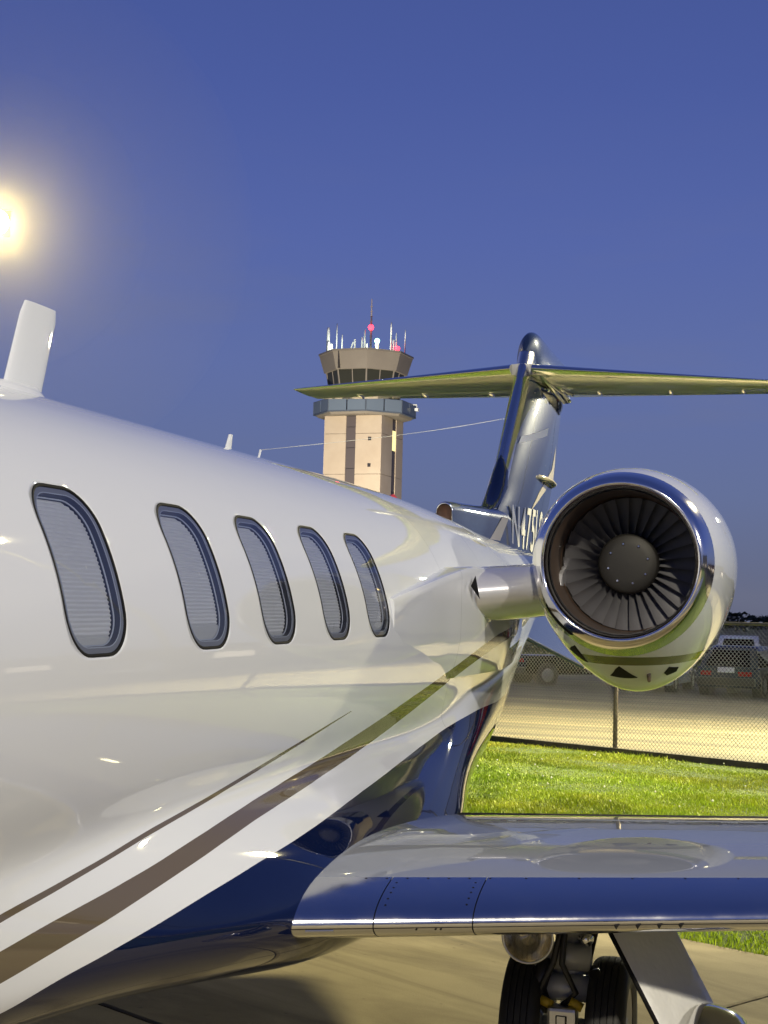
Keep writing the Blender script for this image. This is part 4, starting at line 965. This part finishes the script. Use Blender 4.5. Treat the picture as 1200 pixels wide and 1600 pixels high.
rud = part(fin_mesh(2.42, 3.80, .745, 1.0, 20, 12), 'rudder', M['navyfin'], True); fixn(rud); auto(rud, 50)
low = part(fin_mesh(1.95, 2.40, .745, 1.0, 6, 12), 'fin_root_fairing', M['navyfin'], True); fixn(low); auto(low, 50)
g = MB()
for z in np.arange(2.5, 3.75, .09): 
    y_ = fle(z) + .73*(fte(z)-fle(z)); g.disc((fx(.73, z)+.002, y_, z), (1, 0, 0), .007, 8, .003)
    y_ = fle(z) + .60*(fte(z)-fle(z)); g.disc((fx(.60, z)+.002, y_, z), (1, 0, 0), .006, 8, .003)
tag(part(g, 'rivets', M['chrome'], False, fin), kind='stuff')
# tip bullet: rounded cap in front, fairing running aft over the stabilizer
rings = []
for q in np.linspace(0, 1, 20):
    y_ = 14.10 + q*2.75; w_ = .125*math.sqrt(max(1e-4, 1-(1-min(1, q*7))**2))*(1-.75*max(0, q-.3)/.7); zt = 4.12 + .275*math.sqrt(max(1e-4, 1-(1-min(1, q*5))**2)) - .02*q; zb = 4.0 - 0*q
    rings.append([(w_*cos(a)*(1 if sin(a) > 0 else 1), y_, (zt-zb)*max(0, sin(a))**.8 + zb if sin(a) > 0 else zb) for a in np.linspace(0, pi, 20)] + [(0, y_, zb-.01)])
bul = part(MB().loft(rings), 'fin_tip_fairing', M['navyfin'], True); fixn(bul); auto(bul, 50)
g = MB(); lathe(g, [(-.05, .001), (-.045, .02), (0, .03), (.05, .02), (.06, .001)], (.03, 16.85, 4.37), (0, 1, 0), 12); part(g, 'position_light', P('position light', (.9, .9, .8), .2, emit=(1, .98, .8), es=6), True, bul)
# stabilizer
def sle(x): return 13.86 + .40*abs(x)
def ste(x): return 15.97 - .13*abs(x)
def spt(x, s, up):
    c = ste(x)-sle(x); k = max(.55, 1-.16*abs(x)); yt = 5*.085*k*(.2969*math.sqrt(max(s, 0)) - .126*s - .3516*s*s + .2843*s**3 - .1036*s**4)*c
    if abs(x) > 2.40: yt *= math.sqrt(max(0.02, 1-((abs(x)-2.40)/.13)**2))
    return (x, sle(x)+s*c, 3.945 - .012*abs(x) + (yt if up else -yt*.8))
stm = P('stabilizer paint', (.62, .62, .60), .2, coat=1); t, b = nodes(stm); bump(t, b, noise(t, 2.5, 3, .5, objvec(t)), .05, .03, True)
def stab_mesh(x0, x1, s0, s1, n=16):
    rings = []
    for x in np.linspace(x0, x1, n):
        k = 18; up = [s1 + (s0-s1)*(1-cos(pi*j/k))/2 for j in range(k+1)]; lo = [s0 + (s1-s0)*(1-cos(pi*j/k))/2 for j in range(1 if s0 == 0 else 0, k+1)]
        rings.append([spt(x, s, True) for s in up] + [spt(x, s, False) for s in lo])
    return MB().loft(rings, cap=True)
stab = None
for sg in (1, -1):
    o = part(stab_mesh(.0*sg, 2.52*sg, .06, .70, 22), 'horizontal_stabilizer', stm, True); fixn(o); auto(o, 50)
    l = part(stab_mesh(.10*sg, 2.52*sg, 0, .0595, 22), 'stabilizer_leading_edge', M['alu'], True, o); fixn(l); auto(l, 60)
    e_ = part(stab_mesh(.16*sg, 2.50*sg, .706, 1., 22), 'elevator', stm, True, o); fixn(e_); auto(e_, 50)
    for xx in (.55, 1.25, 1.95):
        g = MB(); p = Vector(spt(xx*sg, .70, False)); lathe(g, [(-.16, .001), (-.1, .016), (0, .02), (.1, .012), (.14, .001)], p+Vector((0, 0, -.006)), (0, 1, 0), 10); part(g, 'hinge_fairing', M['chrome'], True, o)
    stab = o
g = MB(); g.tube([(-2.52, 15.1, 3.99), (-2.56, 15.0, 3.99)], [.02, .012], 8); 
# junction hardware under the stabilizer
g = MB()
for a, b_, r_ in (((.10, 14.0, 3.93), (.24, 14.9, 3.84), .012), ((.10, 14.2, 3.92), (.30, 15.2, 3.86), .010), ((.16, 14.1, 3.90), (.20, 15.3, 3.80), .014), ((.22, 14.6, 3.90), (.22, 15.5, 3.84), .02)):
    g.tube([a, b_], r_, 7)
part(g, 'trim_linkage', M['alu2'], True, fin)
rings = []
for q in np.linspace(0, 1, 12):
    y_ = 14.15+q*1.8; w_ = .09 + .10*sin(pi*q); rings.append([(w_*cos(a), y_, 3.83 + .09*sin(a)) for a in np.linspace(0, 2*pi, 17)[:-1]])
o = part(MB().loft(rings), 'junction_fairing', M['navyfin'], True, fin); fixn(o)
for p_ in ((.19, 14.35, 3.80), (.24, 15.4, 3.83)):
    g = MB(); lathe(g, [(-.03, .001), (-.02, .016), (.02, .016), (.03, .001)], p_, (0, 1, 0), 10); part(g, 'static_port', M['chrome'], True, fin)
# strake fairing on the rudder hinge line
g = MB(); rings = []
for q in np.linspace(0, 1, 12):
    y_ = 14.35 + q*1.45; w_ = .09*math.sqrt(max(.001, 1-(2*min(1, q*1.0)-1)**2)); rings.append([(fin_x(y_, 2.985) - .02 + max(0, cos(a))*(w_+.02), y_, 2.985 + .022*sin(a)) for a in np.linspace(0, 2*pi, 13)[:-1]])
o = part(MB().loft(rings), 'actuator_fairing', M['beige'], True, fin); fixn(o)
# dorsal duct with open mouth, and navy dorsal fillet at the foot of the leading edge
rings = []
for y_, w_, zt, fl in ((10.92, .056, 2.500, 0), (10.90, .062, 2.510, 0), (10.93, .067, 2.518, 0), (11.3, .075, 2.535, 0), (12.0, .095, 2.56, 0), (12.8, .125, 2.60, 0), (13.4, .13, 2.55, 0)):
    zb = 2.0; rings.append([(w_*cos(a), y_, zt - w_ + w_*sin(a)) for a in np.linspace(0, pi, 15)] + [(-w_*1.15, y_, zb), (w_*1.15, y_, zb)])
du = part(MB().loft(rings, cap=False), 'dorsal_duct', M['navyfin'], True); fixn(du); auto(du, 60)
g = MB(); r1 = [(.056*cos(a), 10.92, 2.500-.056+.056*sin(a)) for a in np.linspace(0, pi, 15)] + [(-.064, 10.92, 2.0), (.064, 10.92, 2.0)]
r0 = [(.062*cos(a), 10.90, 2.510-.062+.062*sin(a)) for a in np.linspace(0, pi, 15)] + [(-.072, 10.90, 2.0), (.072, 10.90, 2.0)]
rm1 = [(p[0]*1.04, 10.895, p[2]+.002) for p in r1]
r2 = [(p[0]*.9, 11.5, p[2]) for p in r1]
l = part(MB().loft([r0, rm1, r1], cap=False), 'mouth_rim', M['chrome'], True, du)
part(MB().loft([r1, r2]), 'mouth_liner', P('brown duct liner', (.07, .035, .02), .5), True, du)
rings = []
for z, y0_, w_ in ((2.50, 12.15, .05), (2.58, 12.45, .07), (2.66, 12.62, .078), (2.78, 12.80, .080), (2.92, 12.94, .070), (3.02, 13.02, .045), (3.06, 13.06, .01)):
    rings.append([(w_*cos(a), y0_ + .16*(1-sin(a)) - .03, z) for a in np.linspace(0, pi, 15)] + [(-w_, y0_+.5, z), (w_, y0_+.5, z)])
fi = part(MB().loft(rings), 'dorsal_fillet', M['navy'], True); fixn(fi); auto(fi, 60)
# flat paint marks that follow the fin side
def fin_decal(name, poly, m, parent=fin, off=.003, xf=fin_x):
    bm = bmesh.new(); vs = [bm.verts.new((0, y_, z_)) for y_, z_ in poly]; bm.faces.new(vs)
    bmesh.ops.triangulate(bm, faces=bm.faces[:])
    for _ in range(4): 
        ed = [e for e in bm.edges if e.calc_length() > .12]
        if not ed: break
        bmesh.ops.subdivide_edges(bm, edges=ed, cuts=1); bmesh.ops.triangulate(bm, faces=bm.faces[:])
    for v_ in bm.verts: v_.co.x = xf(v_.co.y, v_.co.z) + off
    me = bpy.data.meshes.new(name); bm.to_mesh(me); bm.free(); me.materials.append(m)
    o = bpy.data.objects.new(name, me); COL.objects.link(o); o.parent = parent; fixn(o); return o
fin_decal('paint_stripe', [(13.40, 3.20), (13.50, 3.27), (14.9, 3.50), (14.85, 3.42)], M['decal'])
fin_decal('paint_stripe', [(15.55, 3.15), (15.9, 3.42), (15.9, 3.02), (15.4, 2.98), (14.7, 2.82), (13.9, 2.62), (14.5, 2.85), (15.1, 3.02)], M['beige'])
def du_x(y_, z_): return float(np.interp(y_, [10.9, 11.3, 12., 12.8, 13.4], [.065, .075, .095, .125, .13]))*(1+.06*(2.5-z_))
fin_decal('paint_stripe', [(11.95, 2.22), (12.35, 2.22), (12.78, 2.50), (12.55, 2.50)], M['beige'], du, .004, du_x)
# registration
def reg_x(y_, z_): return max(fin_x(y_, z_), du_x(y_, z_) if y_ < 13.4 else 0)
y0_ = 12.93
for ch, wd in zip('N475LS', (.42, .36, .34, .34, .30, .34)):
    cu = bpy.data.curves.new('txt', 'FONT'); cu.body = ch; cu.size = 1; cu.offset = .012; tmp = bpy.data.objects.new('txt', cu); COL.objects.link(tmp)
    dg = bpy.context.evaluated_depsgraph_get(); me = bpy.data.meshes.new_from_object(tmp.evaluated_get(dg)); bpy.data.objects.remove(tmp)
    bm = bmesh.new(); bm.from_mesh(me); bmesh.ops.remove_doubles(bm, verts=bm.verts, dist=1e-5)
    xs_ = [v_.co.x for v_ in bm.verts]; ys_ = [v_.co.y for v_ in bm.verts]; ax_, bx_, ay_, by_ = min(xs_), max(xs_), min(ys_), max(ys_)
    w_ = wd*.80; zb = 2.275 - .012*(y0_-12.9); zt = 2.625 + .028*(y0_-12.9)
    bmesh.ops.triangulate(bm, faces=bm.faces[:])
    for v_ in bm.verts:
        u = (v_.co.x-ax_)/(bx_-ax_); w2 = (v_.co.y-ay_)/(by_-ay_); v_.co = Vector((0, y0_ + u*w_, zb + (zt-zb)*w2))
    for _ in range(3):
        ed = [e for e in bm.edges if e.calc_length() > .10]
        if ed: bmesh.ops.subdivide_edges(bm, edges=ed, cuts=1); bmesh.ops.triangulate(bm, faces=bm.faces[:])
    for v_ in bm.verts: v_.co.x = reg_x(v_.co.y, v_.co.z) + .005
    me2 = bpy.data.meshes.new('registration_letter'); bm.to_mesh(me2); bm.free(); me2.materials.append(M['decal'])
    o = bpy.data.objects.new('registration_letter', me2); COL.objects.link(o); o.parent = fin; fixn(o)
    y0_ += wd
# ventral delta fins
for sg in (1, -1):
    rt0, rt1 = Vector((.16*sg, 12.2, 1.60)), Vector((.10*sg, 15.2, 1.75)); tp0, tp1 = Vector((.62*sg, 13.9, 1.20)), Vector((.62*sg, 14.9, 1.22)); n_ = Vector((.02*sg, 0, .03))
    g = MB().add([rt0, rt1, tp1, tp0, rt0+n_, rt1+n_, tp1+n_, tp0+n_], [(0, 1, 2, 3), (7, 6, 5, 4), (0, 4, 5, 1), (1, 5, 6, 2), (2, 6, 7, 3), (3, 7, 4, 0)])
    o = fixn(part(g, 'ventral_fin', M['navyfin'])); bevel(o, .01)

# antennas and wire --------------------------------------------------
rings = []
for q in np.linspace(0, 1, 9):
    z = 2.41 + q*.36; y0q, y1q = 4.455 + .135*q, 4.715 + .12*q
    if q > .95: y0q += .012; y1q -= .012
    w_ = .018*(1-.35*q); rings.append([((w_*sin(a)), (y0q+y1q)/2 - (y1q-y0q)/2*math.copysign(abs(cos(a))**.6, cos(a)), z) for a in np.linspace(0, 2*pi, 21)[:-1]])
o = part(MB().loft(rings), 'blade_antenna', M['white'], True); fixn(o); auto(o, 50)
g = MB(); rings = []
for q in np.linspace(0, 1, 7): rings.append([(.085*(1-q*.72)*sin(a), 4.585 - (.30 - .17*q)*cos(a), 2.41 + .075*q**1.5) for a in np.linspace(0, 2*pi, 25)[:-1]])
b2 = part(MB().loft(rings), 'antenna_base', M['white'], True, o); fixn(b2)
rings = []
for q in np.linspace(0, 1, 6):
    z = 2.42 + q*.11; rings.append([(.008*sin(a), (6.50+.045*q) - (.05-.03*q)*cos(a), z) for a in np.linspace(0, 2*pi, 15)[:-1]])
o = part(MB().loft(rings), 'blade_antenna', M['white'], True); fixn(o); auto(o, 50)
part(MB().tube([(0, 6.9, 2.42), (0, 6.95, 2.50)], .006, 6), 'wire_post', M['white'])
wpts = [Vector((0, 6.95, 2.50)).lerp(Vector((0, 13.30, 3.41)), q) + Vector((0, 0, -.02*sin(pi*q))) for q in np.linspace(0, 1, 12)]
part(MB().tube(wpts, .0013, 6), 'antenna_wire', M['gear'], True)
g = MB(); p = body_pt(8.6, 74); g.disc(p, (0.3, 0, 1), .03, 12, .02); part(g, 'beacon_lamp', P('red beacon lens', (.5, .05, .03), .15, coat=1), True)

# main gear ------------------------------------------------------------
tyre_prof = [(-.062, .165), (-.070, .20), (-.072, .235), (-.066, .262), (-.052, .275), (-.040, .279), (-.036, .279), (-.0345, .273), (-.0325, .273), (-.031, .280), (-.014, .281), (-.0125, .274), (-.0105, .274), (-.009, .2815),
             (.009, .2815), (.0105, .274), (.0125, .274), (.014, .281), (.031, .280), (.0325, .273), (.0345, .273), (.036, .279), (.040, .279), (.052, .275), (.066, .262), (.072, .235), (.070, .20), (.062, .165)]
GX, GY = 1.70, 5.72
def gear(sg):
    g = MB(); g.tube([(GX*sg, GY, .42), (GX*sg, GY, .95)], [.055, .062], 16); st = part(g, 'landing_gear_leg', M['gear'], True)
    MBp = lambda mb, n, m, s=True: fixn(part(mb, n, m, s, st))
    MBp(MB().tube([(GX*sg, GY, .30), (GX*sg, GY, .46)], .034, 14), 'piston', M['chrome'])
    MBp(MB().tube([((GX-.16)*sg, GY, .26), ((GX+.16)*sg, GY, .26)], .035, 12), 'axle', M['gear'])
    for dx in (-.152, .152):
        g = MB(); lathe(g, [(a_, r_*.925) for a_, r_ in tyre_prof], ((GX+dx)*sg, GY, .26), (1, 0, 0), 56); ty = MBp(g, 'tyre', M['rubber']); auto(ty, 40)
        g = MB(); lathe(g, [(-.06, .156), (-.055, .14), (-.03, .13), (-.03, .06), (-.05, .05), (-.05, .001)], ((GX+dx)*sg, GY, .26), (1, 0, 0), 32)
        lathe(g, [(.06, .156), (.055, .14), (.03, .13), (.03, .06), (.055, .05), (.055, .001)], ((GX+dx)*sg, GY, .26), (1, 0, 0), 32); MBp(g, 'wheel_rim', M['gear'])
    # trunnion housings, collars, torque links, brake lines
    MBp(MB().tube([(GX*sg, GY, .60), (GX*sg, GY, .66)], .078, 16), 'collar', M['gear'])
    MBp(MB().tube([(GX*sg, GY, .44), (GX*sg, GY, .50)], .070, 16), 'collar', M['gear'])
    for zz_ in (.42, .53):
        MBp(MB().tube([((GX-.115)*sg, GY-.075, zz_), ((GX+.085)*sg, GY-.075, zz_)], .048, 14), 'trunnion', M['gear'])
    MBp(MB().tube([((GX-.065)*sg, GY-.13, .53), ((GX-.10)*sg, GY-.12, .42), ((GX-.06)*sg, GY-.12, .34)], [.03, .035, .02], 10), 'brake_housing', M['dark'])
    MBp(MB().tube([((GX+.10)*sg, GY-.12, .50), ((GX+.13)*sg, GY-.12, .42), ((GX+.09)*sg, GY-.1, .33)], [.02, .028, .02], 10), 'brake_housing', M['dark'])
    for dx, k in ((-.02, 1), (.012, -1)):
        MBp(MB().tube([((GX+dx)*sg, GY-.09, .88), ((GX+dx+.012*k)*sg, GY-.13, .68), ((GX+dx-.02)*sg, GY-.16, .52), ((GX+dx-.05*k-.02)*sg, GY-.15, .42), ((GX+dx-.03)*sg, GY-.14, .36)], .0115, 8), 'brake_hose', M['hose'])
    for dx in (-.062, .045):
        MBp(MB().tube([((GX+dx-.022)*sg, GY-.16, .392), ((GX+dx+.022)*sg, GY-.16, .372)], .017, 8), 'cable_tie', M['yellow'])
    o = MBp(MB().box((GX-.055)*sg, (GX+.05)*sg, GY-.20, GY-.12, .16, .375), 'torque_link', M['alu2'], False); bevel(o, .012)
    o = MBp(MB().box((GX-.022)*sg, (GX+.018)*sg, GY-.206, GY-.199, .20, .35), 'link_slot', M['dark'], False); bevel(o, .004)
    for zz_ in (.22, .27, .32):
        MBp(MB().box((GX-.016)*sg, (GX+.012)*sg, GY-.209, GY-.2055, zz_, zz_+.028), 'link_rib', M['alu2'], False)
    MBp(MB().tube([((GX+.06)*sg, GY-.05, .50), ((GX+.10)*sg, GY-.02, .74), ((GX+.09)*sg, GY, .88)], [.022, .03, .03], 10), 'actuator', M['dark'])
    MBp(MB().tube([((GX+.055)*sg, GY-.10, .61), ((GX+.085)*sg, GY-.12, .60)], .022, 10), 'fitting', M['chrome'])
    # landing light
    c0 = Vector(((GX-.105)*sg, GY-.32, .640))
    g = MB(); lathe(g, [(.10, .001), (.09, .04), (.05, .075), (0, .088), (-.008, .092), (-.012, .088), (-.008, .084)], c0, (0, 1, 0), 32); hb = MBp(g, 'landing_light', M['alu2'])
    g = MB(); lathe(g, [(.055, .001), (.045, .035), (.02, .065), (-.004, .084)], c0, (0, 1, 0), 32); fixn(part(g, 'landing_light_reflector', P('lamp reflector', (.8, .72, .55), .15, metal=1), True, st))
    g = MB(); lathe(g, [(-.018, .001), (-.016, .04), (-.006, .085)], c0, (0, 1, 0), 32); part(g, 'landing_light_lens', M['lensglass'], True, st)
    g = MB()
    for k in range(-4, 5):
        x_ = k*.017; hz = math.sqrt(.078**2 - x_**2); g.tube([c0+Vector((x_, -.012, -hz)), c0+Vector((x_, -.012, hz))], .0022, 5)
    part(g, 'lens_ribs', M['lensglass'], False, st)
    MBp(MB().tube([c0+Vector((.0, .06, -.02)), (GX*sg, GY, .66)], .02, 8), 'light_bracket', M['gear'])
    return st
gear(1); gear(-1)
# gear door hanging outboard, with its bulged lower half
dm = P('gear door paint', (.75, .75, .73), .35, metal=.3, coat=1); t, b = nodes(dm); bump(t, b, noise(t, 9, 3, .6, objvec(t)), .28, .03, True)
for sg in (1,):
    rings = []
    for q in np.linspace(0, 1, 12):
        z = .80 - q*.46; xo = 1.865 + q*.25; y0q, y1q = 5.18 + .02*q, 5.98; w_ = .165
        rings.append([((xo + .010*cos(a) + w_*(sin(a)*.5+.5))*sg, y0q + .02 + .30*(sin(a)*.5+.5), z) for a in np.linspace(0, 2*pi, 17)[:-1]])
    gd = part(MB().loft(rings), 'gear_door', dm, True); fixn(gd); auto(gd, 50)
    g = MB().tube([(1.865, 5.17, .80), (2.118, 5.19, .335)], .0075, 8); fixn(part(g, 'door_seal', M['black'], True, gd))
    rings = []
    for q in np.linspace(0, 1, 16):
        x_ = 2.125 + q*.245; r_ = .10*math.sqrt(max(.0, 1-(2*q-1)**4))*.9 + .012; cz = .395 + .012*sin(q*5)
        rings.append([(x_*sg, 5.14 + .22 - .20*cos(a)*.9 , cz - .12 + .20*math.copysign(abs(sin(a))**.7, sin(a))*(r_/.11)) for a in np.linspace(0, 2*pi, 25)[:-1]])
    bu = part(MB().loft(rings), 'door_bulge', M['chromelip'], True, gd); fixn(bu); auto(bu, 60)
    MBk = MB().tube([(2.06, 5.20, .40), (2.16, 5.18, .33)], .016, 8); part(MBk, 'door_hinge', M['dark'], True, gd)
# static wick line of the flap gap and the flap
fl = part(wing_mesh(1.2, 4.2, .74, .74, 12, 10, .002), 'flap', wmat, True); fixn(fl); auto(fl, 50)
